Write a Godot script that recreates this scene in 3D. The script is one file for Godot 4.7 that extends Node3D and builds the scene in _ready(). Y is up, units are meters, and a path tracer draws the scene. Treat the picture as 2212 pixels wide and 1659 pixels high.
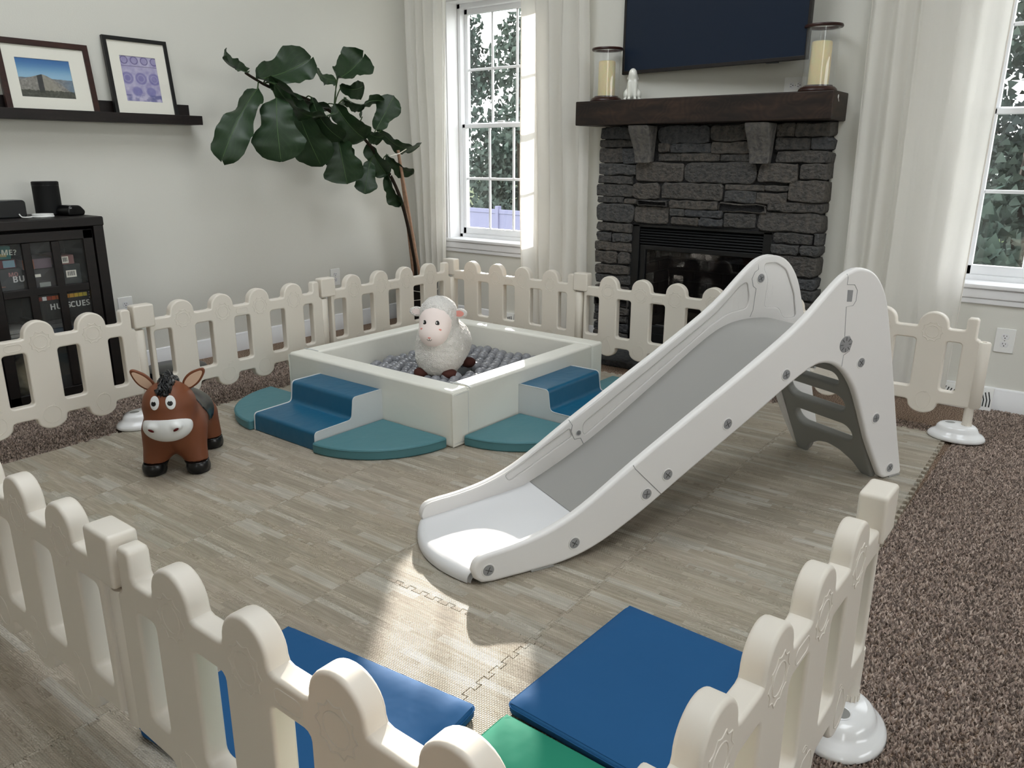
extends Node3D
# Playroom: foam mat, fence, ball pit, slide, fireplace wall. Camera stands at x=0, z=0; left wall x=-4.5, back wall z=-4.48.

const XW := -4.5
const ZW := -4.48
const MAT_T := 0.012
var M := {}
var count := {}
var rng := RandomNumberGenerator.new()


func _ready() -> void:
	rng.seed = 7
	# ---- camera
	var cam := Camera3D.new()
	cam.name = "camera"
	cam.fov = rad_to_deg(2.0 * atan(829.5 / 1680.0))
	cam.position = Vector3(0, 1.232, 0)
	cam.rotation = Vector3(deg_to_rad(-16.285), deg_to_rad(38.147), deg_to_rad(0.161))
	cam.near = 0.05
	cam.far = 200.0
	add_child(cam)
	cam.current = true
	# ---- sky, sun, exposure
	var sky := ProceduralSkyMaterial.new()
	sky.sky_top_color = Color(0.765, 0.785, 0.80)
	sky.sky_horizon_color = Color(0.925, 0.935, 0.925)
	sky.sky_curve = 0.12
	sky.sky_energy_multiplier = 1.0
	sky.ground_bottom_color = Color(0.40, 0.42, 0.36)
	sky.ground_horizon_color = Color(0.70, 0.74, 0.72)
	sky.sun_angle_max = 1.0
	var env := Environment.new()
	env.background_mode = Environment.BG_SKY
	env.sky = Sky.new()
	env.sky.sky_material = sky
	env.background_energy_multiplier = 1.6
	env.tonemap_mode = Environment.TONE_MAPPER_LINEAR
	env.tonemap_exposure = 5.3
	env.sdfgi_enabled = true
	env.ssao_enabled = true
	env.ssil_enabled = true
	var we := WorldEnvironment.new()
	we.name = "world_environment"
	we.environment = env
	add_child(we)
	var sun := DirectionalLight3D.new()
	sun.name = "sun"
	var az := deg_to_rad(38.0)
	var el := deg_to_rad(16.8)
	var dir := Vector3(sin(az) * cos(el), -sin(el), cos(az) * cos(el))
	sun.look_at_from_position(Vector3.ZERO, dir, Vector3.UP)
	sun.light_color = Color(1.0, 0.97, 0.93)
	sun.light_energy = 0.85
	sun.light_angular_distance = 0.9
	sun.shadow_enabled = true
	sun.sky_mode = DirectionalLight3D.SKY_MODE_LIGHT_ONLY
	add_child(sun)

	make_materials()
	build_room()
	build_outside()
	build_fireplace()
	build_mantel_things()
	build_curtains()
	build_left_wall_things()
	build_plant()
	build_mat()
	build_fence()
	build_pit()
	build_slide()
	build_soft_blocks()
	build_horse()
	build_sheep()


# ------------------------------------------------------------------ naming and metas
func numbered(called: String) -> String:
	count[called] = count.get(called, -1) + 1
	return called if count[called] == 0 else "%s_%03d" % [called, count[called]]


func tag(o: Node3D, label: String, category: String, group := "", kind := "") -> Node3D:
	o.set_meta("label", label)
	if category:
		o.set_meta("category", category)
	if group:
		o.set_meta("group", group)
	if kind:
		o.set_meta("kind", kind)
	return o


func thing(called: String, label: String, category: String, at := Vector3.ZERO, turn := 0.0, group := "") -> Node3D:
	var o := Node3D.new()
	o.name = numbered(called)
	add_child(o)
	o.position = at
	o.rotation.y = turn
	tag(o, label, category, group)
	return o


func part(called: String, mesh: Mesh, mat: Material, parent: Node = self, at := Transform3D.IDENTITY) -> MeshInstance3D:
	var o := MeshInstance3D.new()
	o.name = numbered(called) if parent == self else called
	o.mesh = mesh
	o.material_override = mat
	o.transform = at
	parent.add_child(o, true)
	return o


func struct(called: String, mesh: Mesh, mat: Material, label := "") -> MeshInstance3D:
	var o := part(called, mesh, mat)
	o.set_meta("kind", "structure")
	if label:
		o.set_meta("label", label)
	return o


# ------------------------------------------------------------------ mesh builder
class MB:
	var v := PackedVector3Array()
	var n := PackedVector3Array()
	var t := PackedVector2Array()
	var ix := PackedInt32Array()
	var xf := Transform3D.IDENTITY

	func vert(p: Vector3, nn: Vector3, uv := Vector2.ZERO) -> int:
		v.append(xf * p)
		n.append((xf.basis.inverse().transposed() * nn).normalized())
		t.append(uv)
		return v.size() - 1

	func tri(a: int, b: int, c: int) -> void:
		var f := (v[c] - v[a]).cross(v[b] - v[a])
		if f.dot(n[a] + n[b] + n[c]) < 0.0:
			ix.append_array(PackedInt32Array([a, c, b]))
		else:
			ix.append_array(PackedInt32Array([a, b, c]))

	func quad(a: int, b: int, c: int, d: int) -> void:
		tri(a, b, c)
		tri(a, c, d)

	func mesh() -> ArrayMesh:
		var arr := []
		arr.resize(Mesh.ARRAY_MAX)
		arr[Mesh.ARRAY_VERTEX] = v
		arr[Mesh.ARRAY_NORMAL] = n
		arr[Mesh.ARRAY_TEX_UV] = t
		arr[Mesh.ARRAY_INDEX] = ix
		var m := ArrayMesh.new()
		m.add_surface_from_arrays(Mesh.PRIMITIVE_TRIANGLES, arr)
		return m

	# chamfered box, centred at c
	func box(c: Vector3, size: Vector3, bev := 0.003) -> void:
		var h := size * 0.5
		var b := minf(bev, minf(h.x, minf(h.y, h.z)) * 0.9)
		var id := {}
		for ax in 3:
			for s in [-1.0, 1.0]:
				var nn := Vector3.ZERO
				nn[ax] = s
				for i in [-1.0, 1.0]:
					for j in [-1.0, 1.0]:
						var a1 := (ax + 1) % 3
						var a2 := (ax + 2) % 3
						var p := Vector3.ZERO
						p[ax] = s * h[ax]
						p[a1] = i * (h[a1] - b)
						p[a2] = j * (h[a2] - b)
						var sg := Vector3.ZERO
						sg[ax] = s
						sg[a1] = i
						sg[a2] = j
						id[[ax, sg]] = vert(c + p, nn, Vector2(c[a1] + p[a1], c[a2] + p[a2]))
		for ax in 3:
			var a1 := (ax + 1) % 3
			var a2 := (ax + 2) % 3
			for s in [-1.0, 1.0]:
				var q := []
				for ij in [[-1.0, -1.0], [1.0, -1.0], [1.0, 1.0], [-1.0, 1.0]]:
					var sg := Vector3.ZERO
					sg[ax] = s
					sg[a1] = ij[0]
					sg[a2] = ij[1]
					q.append(id[[ax, sg]])
				quad(q[0], q[1], q[2], q[3])
			if bev > 0.0:
				for i in [-1.0, 1.0]:
					for j in [-1.0, 1.0]:
						var e := []
						for s in [-1.0, 1.0]:
							var sg := Vector3.ZERO
							sg[ax] = s
							sg[a1] = i
							sg[a2] = j
							e.append([id[[a1, sg]], id[[a2, sg]]])
						quad(e[0][0], e[1][0], e[1][1], e[0][1])
		if bev > 0.0:
			for i in [-1.0, 1.0]:
				for j in [-1.0, 1.0]:
					for k in [-1.0, 1.0]:
						var sg := Vector3(i, j, k)
						tri(id[[0, sg]], id[[1, sg]], id[[2, sg]])

	func span(lo: Vector3, hi: Vector3, bev := 0.003) -> void:
		box((lo + hi) * 0.5, hi - lo, bev)

	# turned profile (radius, height) about y
	func lathe(prof: Array, seg := 24, sharp := 40.0) -> void:
		for k in prof.size() - 1:
			var a: Vector2 = prof[k]
			var b: Vector2 = prof[k + 1]
			var d := (b - a).normalized()
			var na := Vector2(d.y, -d.x)
			var nb := na
			if k > 0:
				var p: Vector2 = prof[k - 1]
				var e := (a - p).normalized()
				if rad_to_deg(absf(e.angle_to(d))) < sharp:
					na = (na + Vector2(e.y, -e.x)).normalized()
			if k + 2 < prof.size():
				var p2: Vector2 = prof[k + 2]
				var e2 := (p2 - b).normalized()
				if rad_to_deg(absf(e2.angle_to(d))) < sharp:
					nb = (nb + Vector2(e2.y, -e2.x)).normalized()
			var first := v.size()
			for i in seg + 1:
				var w := TAU * i / seg
				var cs := Vector2(cos(w), sin(w))
				vert(Vector3(a.x * cs.x, a.y, a.x * cs.y), Vector3(na.x * cs.x, na.y, na.x * cs.y), Vector2(w * 0.1, a.y))
				vert(Vector3(b.x * cs.x, b.y, b.x * cs.y), Vector3(nb.x * cs.x, nb.y, nb.x * cs.y), Vector2(w * 0.1, b.y))
			for i in seg:
				var o := first + i * 2
				quad(o, o + 1, o + 3, o + 2)

	func ball(c: Vector3, r: Vector3, seg := 20, rings := 12) -> void:
		var keep := xf
		xf = xf * Transform3D(Basis.from_scale(r), c)
		var prof := []
		for i in rings + 1:
			var a := PI * i / rings - PI / 2
			prof.append(Vector2(maxf(cos(a), 0.0), sin(a)))
		lathe(prof, seg, 80.0)
		xf = keep

	# round bar along points
	func tube(pts: Array, rad: Variant, seg := 8, caps := true, closed := false) -> void:
		var m := pts.size()
		var up := Vector3.UP
		var first := v.size()
		for i in m:
			var p: Vector3 = pts[i]
			var nx: Vector3 = pts[(i + 1) % m] if closed else pts[mini(i + 1, m - 1)]
			var pv: Vector3 = pts[(i - 1 + m) % m] if closed else pts[maxi(i - 1, 0)]
			var d := (nx - pv).normalized()
			if i == 0 and absf(d.dot(up)) > 0.9:
				up = Vector3.RIGHT
			var s := d.cross(up).normalized()
			up = s.cross(d).normalized()
			var r: float = rad[i] if rad is Array else rad
			for j in seg:
				var w := TAU * j / seg
				var o := s * cos(w) + up * sin(w)
				vert(p + o * r, o, Vector2(float(j) / seg, i * 0.1))
		var rows := m if closed else m - 1
		for i in rows:
			for j in seg:
				var a := first + i * seg + j
				var b := first + i * seg + (j + 1) % seg
				var c := first + ((i + 1) % m) * seg + (j + 1) % seg
				var e := first + ((i + 1) % m) * seg + j
				quad(a, b, c, e)
		if caps and not closed:
			for end in [0, m - 1]:
				var p: Vector3 = pts[end]
				var q: Vector3 = pts[1] if end == 0 else pts[m - 2]
				var d := (p - q).normalized()
				var cc := v.size()
				v.append(xf * p)
				n.append((xf.basis * d).normalized())
				t.append(Vector2.ZERO)
				var ring := []
				for j in seg:
					v.append(v[first + end * seg + j])
					n.append((xf.basis * d).normalized())
					t.append(Vector2.ZERO)
					ring.append(v.size() - 1)
				for j in seg:
					tri(cc, ring[j], ring[(j + 1) % seg])

	# sheet of points, smooth
	func sheet(g: Array, nu: int, nv: int, uvs := Vector2.ONE, wrap := false) -> void:
		var acc := PackedVector3Array()
		acc.resize(nu * nv)
		var lu := nu if wrap else nu - 1
		for i in lu:
			for j in nv - 1:
				var a := i * nv + j
				var b := ((i + 1) % nu) * nv + j
				var c := b + 1
				var d := a + 1
				var f: Vector3 = (g[c] - g[a]).cross(g[d] - g[b])
				acc[a] += f
				acc[b] += f
				acc[c] += f
				acc[d] += f
		var first := v.size()
		for i in nu:
			for j in nv:
				vert(g[i * nv + j], acc[i * nv + j].normalized(), Vector2(float(i) / (nu - 1), float(j) / (nv - 1)) * uvs)
		for i in lu:
			for j in nv - 1:
				var a := first + i * nv + j
				var b := first + ((i + 1) % nu) * nv + j
				quad(a, b, b + 1, a + 1)

	# plate with rounded edges: outline and holes in x,y; thickness z0..z1
	func slab(outline: PackedVector2Array, z0: float, z1: float, bev := 0.004, seg := 2, holes: Array = [], sharp := 45.0, back := true) -> void:
		var loops := [outline.duplicate()]
		if Geometry2D.is_polygon_clockwise(loops[0]):
			loops[0].reverse()
		for h in holes:
			var hh: PackedVector2Array = h.duplicate()
			if not Geometry2D.is_polygon_clockwise(hh):
				hh.reverse()
			loops.append(hh)
		var inner := []
		for lp: PackedVector2Array in loops:
			var m := lp.size()
			var ins := PackedVector2Array()
			var nrm := []
			for i in m:
				var d := (lp[(i + 1) % m] - lp[i]).normalized()
				nrm.append(Vector2(d.y, -d.x))
			var mit := []
			for i in m:
				var a: Vector2 = nrm[(i - 1 + m) % m]
				var b: Vector2 = nrm[i]
				var s := (a + b) / maxf(1.0 + a.dot(b), 0.35)
				mit.append(s)
				ins.append(lp[i] - s * bev)
			inner.append(ins)
			var run := 0.0
			for i in m:
				var j := (i + 1) % m
				var e: Vector2 = nrm[i]
				var n0: Vector2 = e
				var n1: Vector2 = e
				var pa: Vector2 = nrm[(i - 1 + m) % m]
				var pb: Vector2 = nrm[j]
				if rad_to_deg(absf(pa.angle_to(e))) < sharp:
					n0 = (pa + e).normalized()
				if rad_to_deg(absf(pb.angle_to(e))) < sharp:
					n1 = (pb + e).normalized()
				var ln := lp[i].distance_to(lp[j])
				var rows := []
				for k in seg + 1:
					var a := PI / 2 * k / seg
					rows.append([bev * (1.0 - sin(a)), z1 - bev * (1.0 - cos(a)), sin(a), cos(a)])
				if back:
					for k in range(seg, -1, -1):
						var a := PI / 2 * k / seg
						rows.append([bev * (1.0 - sin(a)), z0 + bev * (1.0 - cos(a)), sin(a), -cos(a)])
				else:
					rows.append([0.0, z0, 1.0, 0.0])
				var prev := []
				for r in rows:
					var p0: Vector2 = lp[i] - mit[i] * r[0]
					var p1: Vector2 = lp[j] - mit[j] * r[0]
					var cur := [
						vert(Vector3(p0.x, p0.y, r[1]), Vector3(n0.x * r[2], n0.y * r[2], r[3]), Vector2(run, r[1])),
						vert(Vector3(p1.x, p1.y, r[1]), Vector3(n1.x * r[2], n1.y * r[2], r[3]), Vector2(run + ln, r[1]))]
					if prev:
						quad(prev[0], prev[1], cur[1], cur[0])
					prev = cur
				run += ln
		# caps
		var pieces := [inner[0]]
		if inner.size() > 1:
			var cuts := []
			var lo := Vector2(1e9, 1e9)
			var hi := -lo
			for p in inner[0]:
				lo = lo.min(p)
				hi = hi.max(p)
			for k in range(1, inner.size()):
				var cx := 0.0
				for p in inner[k]:
					cx += p.x
				cx /= inner[k].size()
				var near := false
				for c in cuts:
					near = near or absf(c - cx) < 0.004
				if not near:
					cuts.append(cx)
			cuts.sort()
			var xs := [lo.x - 0.01] + cuts + [hi.x + 0.01]
			pieces = []
			for k in xs.size() - 1:
				var strip := PackedVector2Array([Vector2(xs[k], lo.y - 0.01), Vector2(xs[k + 1], lo.y - 0.01), Vector2(xs[k + 1], hi.y + 0.01), Vector2(xs[k], hi.y + 0.01)])
				var got: Array = Geometry2D.intersect_polygons(inner[0], strip)
				for h in range(1, inner.size()):
					var nxt := []
					for g in got:
						nxt.append_array(Geometry2D.clip_polygons(g, inner[h]))
					got = nxt
				pieces.append_array(got)
		for poly: PackedVector2Array in pieces:
			if poly.size() < 4:
				continue
			var big := PackedVector2Array()
			for p in poly:
				big.append(p * 1000.0)
			var idx := Geometry2D.triangulate_polygon(big)
			if idx.is_empty() and pieces.size() == 1:
				big = PackedVector2Array()
				for p in (loops[0] as PackedVector2Array):
					big.append(p * 1000.0)
				idx = Geometry2D.triangulate_polygon(big)
			if idx.is_empty():
				print("cap failed ", poly.size())
			for face in ([0, 1] if back else [0]):
				var z := z1 if face == 0 else z0
				var nz := Vector3(0, 0, 1 if face == 0 else -1)
				var first := v.size()
				for p in poly:
					vert(Vector3(p.x, p.y, z), nz, p)
				for k in range(0, idx.size(), 3):
					tri(first + idx[k], first + idx[k + 1], first + idx[k + 2])

	# surface where f crosses zero (negative inside)
	func nets(lo: Vector3, hi: Vector3, cell: float, f: Callable) -> void:
		var nx := int(ceil((hi.x - lo.x) / cell)) + 1
		var ny := int(ceil((hi.y - lo.y) / cell)) + 1
		var nz := int(ceil((hi.z - lo.z) / cell)) + 1
		var d := PackedFloat32Array()
		d.resize(nx * ny * nz)
		var far := PackedByteArray()
		# coarse pass: skip blocks that lie far from the surface
		var B := 4
		for bx in range(0, nx, B):
			for by in range(0, ny, B):
				for bz in range(0, nz, B):
					var mid := lo + Vector3(bx + B * 0.5, by + B * 0.5, bz + B * 0.5) * cell
					var dm: float = f.call(mid)
					var skip := absf(dm) > cell * B * 1.6
					for x in range(bx, mini(bx + B, nx)):
						for y in range(by, mini(by + B, ny)):
							for z in range(bz, mini(bz + B, nz)):
								d[(x * ny + y) * nz + z] = dm if skip else f.call(lo + Vector3(x, y, z) * cell)
		var at := {}
		var offs := [0, 1, nz, nz + 1, ny * nz, ny * nz + 1, ny * nz + nz, ny * nz + nz + 1]
		var edges := [[0, 1], [2, 3], [4, 5], [6, 7], [0, 2], [1, 3], [4, 6], [5, 7], [0, 4], [1, 5], [2, 6], [3, 7]]
		var cv := [Vector3(0, 0, 0), Vector3(0, 0, 1), Vector3(0, 1, 0), Vector3(0, 1, 1), Vector3(1, 0, 0), Vector3(1, 0, 1), Vector3(1, 1, 0), Vector3(1, 1, 1)]
		for x in nx - 1:
			for y in ny - 1:
				var base := (x * ny + y) * nz
				for z in nz - 1:
					var o := base + z
					var neg := 0
					for k in 8:
						if d[o + offs[k]] < 0.0:
							neg += 1
					if neg == 0 or neg == 8:
						continue
					var s := Vector3.ZERO
					var cnt := 0
					for e in edges:
						var da := d[o + offs[e[0]]]
						var db := d[o + offs[e[1]]]
						if (da < 0.0) != (db < 0.0):
							s += cv[e[0]].lerp(cv[e[1]], da / (da - db))
							cnt += 1
					var p := lo + (Vector3(x, y, z) + s / cnt) * cell
					var h := cell * 0.5
					var g := Vector3(f.call(p + Vector3(h, 0, 0)) - f.call(p - Vector3(h, 0, 0)), f.call(p + Vector3(0, h, 0)) - f.call(p - Vector3(0, h, 0)), f.call(p + Vector3(0, 0, h)) - f.call(p - Vector3(0, 0, h)))
					at[o] = vert(p, g.normalized(), Vector2(p.x + p.z, p.y) * 4.0)
		var st := [ny * nz, nz, 1]
		for x in range(1, nx - 1):
			for y in range(1, ny - 1):
				for z in range(1, nz - 1):
					var o := (x * ny + y) * nz + z
					var a := d[o] < 0.0
					for ax in 3:
						if (d[o + st[ax]] < 0.0) != a:
							var u: int = st[(ax + 1) % 3]
							var w: int = st[(ax + 2) % 3]
							quad(at[o - u - w], at[o - w], at[o], at[o - u])


static func rrect(w: float, h: float, r: float, seg := 4, c := Vector2.ZERO) -> PackedVector2Array:
	var out := PackedVector2Array()
	var q := [[1, 1, 0.0], [-1, 1, 90.0], [-1, -1, 180.0], [1, -1, 270.0]]
	for k in q:
		for i in seg + 1:
			var a := deg_to_rad(k[2] + 90.0 * i / seg)
			out.append(c + Vector2(k[0] * (w * 0.5 - r), k[1] * (h * 0.5 - r)) + Vector2(cos(a), sin(a)) * r)
	return out


static func arc(c: Vector2, r: float, a0: float, a1: float, seg: int) -> PackedVector2Array:
	var out := PackedVector2Array()
	for i in seg + 1:
		var a := deg_to_rad(lerpf(a0, a1, float(i) / seg))
		out.append(c + Vector2(cos(a), sin(a)) * r)
	return out


# outline with its corners rounded by r[i] or r
static func rounded(p: PackedVector2Array, r: Variant, seg := 4) -> PackedVector2Array:
	var out := PackedVector2Array()
	var m := p.size()
	for i in m:
		var a := p[(i - 1 + m) % m]
		var b := p[i]
		var c := p[(i + 1) % m]
		var rr: float = r[i] if r is Array else r
		var cut := minf(rr, minf(a.distance_to(b), b.distance_to(c)) * 0.48)
		if cut < 1e-4:
			out.append(b)
			continue
		var p0 := b + (a - b).normalized() * cut
		var p1 := b + (c - b).normalized() * cut
		for k in seg + 1:
			var u := float(k) / seg
			out.append(p0.lerp(b, u).lerp(b.lerp(p1, u), u))
	return out


# smooth closed or open curve through points (Catmull-Rom)
static func curve2(p: PackedVector2Array, sub := 3, closed := true) -> PackedVector2Array:
	var out := PackedVector2Array()
	var m := p.size()
	for i in (m if closed else m - 1):
		var a := p[(i - 1 + m) % m] if closed else p[maxi(i - 1, 0)]
		var b := p[i]
		var c := p[(i + 1) % m]
		var d := p[(i + 2) % m] if closed else p[mini(i + 2, m - 1)]
		for k in sub:
			out.append(b.cubic_interpolate(c, a, d, float(k) / sub))
	if not closed:
		out.append(p[m - 1])
	return out


static func curve3(p: Array, sub := 4) -> Array:
	var out := []
	for i in p.size() - 1:
		var a: Vector3 = p[maxi(i - 1, 0)]
		var b: Vector3 = p[i]
		var c: Vector3 = p[i + 1]
		var d: Vector3 = p[mini(i + 2, p.size() - 1)]
		for k in sub:
			out.append(b.cubic_interpolate(c, a, d, float(k) / sub))
	out.append(p[p.size() - 1])
	return out


static func smin(a: float, b: float, k: float) -> float:
	var h := maxf(k - absf(a - b), 0.0) / k
	return minf(a, b) - h * h * k * 0.25


static func cap(p: Vector3, a: Vector3, b: Vector3, ra: float, rb: float) -> float:
	var ab := b - a
	var h := clampf((p - a).dot(ab) / ab.length_squared(), 0.0, 1.0)
	return p.distance_to(a + ab * h) - lerpf(ra, rb, h)


static func ell(p: Vector3, c: Vector3, r: Vector3) -> float:
	var q := (p - c) / r
	var k0 := q.length()
	var k1 := (q / r).length()
	return k0 * (k0 - 1.0) / maxf(k1, 1e-5)


func one_box(lo: Vector3, hi: Vector3, bev := 0.003) -> ArrayMesh:
	var b := MB.new()
	b.span(lo, hi, bev)
	return b.mesh()


static func facing(x: Vector3, y: Vector3, o := Vector3.ZERO) -> Transform3D:
	var xx := x.normalized()
	var yy := (y - xx * y.dot(xx)).normalized()
	return Transform3D(Basis(xx, yy, xx.cross(yy)), o)


# ------------------------------------------------------------------ materials
func plain(c: Color, rough := 0.6, spec := 0.5) -> StandardMaterial3D:
	var m := StandardMaterial3D.new()
	m.albedo_color = c
	m.roughness = rough
	m.metallic_specular = spec
	return m


func noise(kind: int, freq: float, octaves := 3, sd := 1) -> FastNoiseLite:
	var f := FastNoiseLite.new()
	f.noise_type = kind
	f.frequency = freq
	f.seed = sd
	f.fractal_octaves = octaves
	if octaves <= 1:
		f.fractal_type = FastNoiseLite.FRACTAL_NONE
	return f


func ntex(f: FastNoiseLite, size := 512, ramp: Array = []) -> NoiseTexture2D:
	var t := NoiseTexture2D.new()
	t.width = size
	t.height = size
	t.seamless = true
	t.noise = f
	if ramp:
		var g := Gradient.new()
		var offs := PackedFloat32Array()
		var cols := PackedColorArray()
		for r in ramp:
			offs.append(r[0])
			cols.append(r[1])
		g.offsets = offs
		g.colors = cols
		t.color_ramp = g
	return t


func bumpy(m: StandardMaterial3D, tex: Texture2D, height_cm: float, scale: float, world := true) -> StandardMaterial3D:
	m.heightmap_enabled = true
	m.heightmap_texture = tex
	m.heightmap_scale = height_cm
	m.uv1_triplanar = true
	m.uv1_world_triplanar = world
	m.uv1_scale = Vector3.ONE * scale
	return m


func make_materials() -> void:
	var sx := FastNoiseLite.TYPE_SIMPLEX_SMOOTH
	var pl := FastNoiseLite.TYPE_PERLIN
	var cl := FastNoiseLite.TYPE_CELLULAR
	M.wall = bumpy(plain(Color(0.865, 0.86, 0.83), 0.75, 0.3), ntex(noise(sx, 0.09, 3, 3), 512), 0.02, 2.2)
	M.ceiling = plain(Color(0.93, 0.93, 0.92), 0.9, 0.2)
	M.trim = plain(Color(0.91, 0.91, 0.915), 0.35, 0.5)
	M.vinyl_frame = plain(Color(0.92, 0.925, 0.935), 0.3, 0.5)
	var cp := ntex(noise(sx, 0.085, 3, 11), 1024, [[0.0, Color(0.26, 0.215, 0.19)], [0.36, Color(0.42, 0.36, 0.32)], [0.52, Color(0.60, 0.53, 0.48)], [0.7, Color(0.74, 0.67, 0.61)], [1.0, Color(0.82, 0.75, 0.70)]])
	M.carpet = bumpy(plain(Color(1.0, 0.97, 0.94), 0.95, 0.1), ntex(noise(sx, 0.085, 3, 11), 1024), 0.9, 1.55)
	M.carpet.albedo_texture = cp
	M.tuft = plain(Color(1, 1, 1), 0.95, 0.1)
	M.tuft.vertex_color_use_as_albedo = true
	M.glass = StandardMaterial3D.new()
	M.glass.transparency = BaseMaterial3D.TRANSPARENCY_ALPHA
	M.glass.albedo_color = Color(0.94, 0.97, 0.97, 0.03)
	M.glass.roughness = 0.02
	M.stone = []
	var rock := ntex(noise(pl, 0.03, 5, 21), 512)
	var tint := ntex(noise(pl, 0.018, 4, 5), 512, [[0.0, Color(0.70, 0.71, 0.73)], [0.5, Color(0.93, 0.93, 0.93)], [0.75, Color(1.0, 0.985, 0.96)], [1.0, Color(1, 1, 1)]])
	for c in [Color(0.335, 0.335, 0.335), Color(0.315, 0.32, 0.33), Color(0.35, 0.34, 0.33), Color(0.325, 0.32, 0.315), Color(0.365, 0.35, 0.335)]:
		var m := bumpy(plain(c, 0.85, 0.35), rock, 0.9, 4.0)
		m.albedo_texture = tint
		M.stone.append(m)
	M.corbel = bumpy(plain(Color(0.42, 0.41, 0.40), 0.85, 0.3), rock, 0.5, 4.0)
	M.corbel.albedo_texture = tint
	M.mortar = bumpy(plain(Color(0.20, 0.20, 0.205), 0.95, 0.2), rock, 0.6, 7.0)
	M.clear_glass = M.glass.duplicate()
	M.clear_glass.albedo_color = Color(0.80, 0.82, 0.82, 0.14)
	M.black_metal = plain(Color(0.035, 0.04, 0.05), 0.45, 0.5)
	M.fire_brick = bumpy(plain(Color(0.17, 0.125, 0.11), 0.9, 0.2), rock, 0.3, 8.0)
	M.fire_mortar = plain(Color(0.24, 0.21, 0.20), 0.95, 0.2)
	M.dark_glass = StandardMaterial3D.new()
	M.dark_glass.transparency = BaseMaterial3D.TRANSPARENCY_ALPHA
	M.dark_glass.albedo_color = Color(0.05, 0.05, 0.06, 0.35)
	M.dark_glass.roughness = 0.03
	M.beam = wood(Color(0.105, 0.075, 0.062), Color(0.26, 0.185, 0.145), 0.55, 31, 1.1)
	M.cab = wood(Color(0.055, 0.038, 0.034), Color(0.105, 0.070, 0.060), 0.45, 33, 1.6)
	M.ledge = wood(Color(0.085, 0.065, 0.064), Color(0.15, 0.115, 0.11), 0.45, 35, 1.6)
	M.frame_red = wood(Color(0.17, 0.09, 0.075), Color(0.27, 0.15, 0.12), 0.4, 36, 2.0)
	M.cherry = wood(Color(0.16, 0.072, 0.055), Color(0.27, 0.13, 0.10), 0.35, 37, 3.0)
	M.stick = wood(Color(0.58, 0.45, 0.36), Color(0.70, 0.57, 0.47), 0.6, 38, 3.0)
	M.frame_black = plain(Color(0.04, 0.045, 0.05), 0.4, 0.5)
	M.mat_board = plain(Color(0.92, 0.91, 0.87), 0.8, 0.3)
	M.tv_bezel = plain(Color(0.09, 0.068, 0.072), 0.4, 0.5)
	M.tv_screen = plain(Color(0.10, 0.145, 0.215), 0.35, 0.35)
	M.plate = plain(Color(0.93, 0.93, 0.92), 0.3, 0.5)
	M.slot = plain(Color(0.06, 0.06, 0.06), 0.6, 0.3)
	M.wax = plain(Color(0.93, 0.87, 0.68), 0.5, 0.4)
	M.wax.subsurf_scatter_enabled = true
	M.wax.subsurf_scatter_strength = 0.4
	M.porcelain = plain(Color(0.93, 0.93, 0.90), 0.08, 0.6)
	M.porcelain.clearcoat_enabled = true
	M.porcelain.clearcoat_roughness = 0.03
	var weave := ntex(noise(cl, 0.12, 1, 41), 256)
	M.curtain = bumpy(plain(Color(0.93, 0.925, 0.905), 0.9, 0.15), weave, 0.04, 14.0)
	M.curtain.backlight_enabled = true
	M.curtain.backlight = Color(0.88, 0.865, 0.84)
	M.fence = plain(Color(0.90, 0.875, 0.83), 0.42, 0.45)
	M.fence.backlight_enabled = true
	M.fence.backlight = Color(0.46, 0.39, 0.30)
	M.foot = plain(Color(0.90, 0.90, 0.90), 0.12, 0.55)
	M.white_plastic = plain(Color(0.90, 0.89, 0.88), 0.35, 0.45)
	M.toe_plastic = plain(Color(0.86, 0.86, 0.865), 0.3, 0.45)
	M.grey_plastic = plain(Color(0.60, 0.595, 0.58), 0.38, 0.45)
	M.dark_plastic = plain(Color(0.55, 0.55, 0.535), 0.4, 0.45)
	M.bolt = plain(Color(0.56, 0.56, 0.565), 0.35, 0.5)
	M.bolt_dark = plain(Color(0.30, 0.30, 0.30), 0.5, 0.4)
	var lea := ntex(noise(cl, 0.25, 2, 51), 256)
	var soft := ntex(noise(sx, 0.012, 3, 52), 256)
	M.pit_white = bumpy(plain(Color(0.895, 0.89, 0.855), 0.4, 0.45), soft, 0.16, 2.2)
	M.teal_dark = bumpy(plain(Color(0.085, 0.345, 0.47), 0.38, 0.45), soft, 0.16, 2.6)
	M.teal_light = bumpy(plain(Color(0.30, 0.48, 0.51), 0.5, 0.4), soft, 0.16, 2.6)
	M.grey_vinyl = bumpy(plain(Color(0.80, 0.81, 0.81), 0.45, 0.4), lea, 0.03, 6.0)
	M.blue_vinyl = bumpy(plain(Color(0.15, 0.335, 0.515), 0.7, 0.2), soft, 0.16, 3.0)
	M.green_vinyl = bumpy(plain(Color(0.16, 0.50, 0.40), 0.7, 0.2), soft, 0.16, 3.0)
	M.pit_ball = plain(Color(0.52, 0.525, 0.545), 0.18, 0.5)
	M.wool = bumpy(plain(Color(0.92, 0.905, 0.885), 0.95, 0.1), ntex(noise(cl, 0.09, 2, 61), 256), 0.8, 9.0)
	M.wool.rim_enabled = true
	M.wool.rim = 0.6
	M.plush = plain(Color(0.945, 0.89, 0.87), 0.9, 0.15)
	M.pink = plain(Color(0.90, 0.62, 0.58), 0.9, 0.15)
	M.hoof_brown = plain(Color(0.30, 0.19, 0.17), 0.9, 0.15)
	M.ink = plain(Color(0.025, 0.025, 0.028), 0.3, 0.5)
	M.brown = plain(Color(0.455, 0.265, 0.17), 0.48, 0.4)
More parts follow.
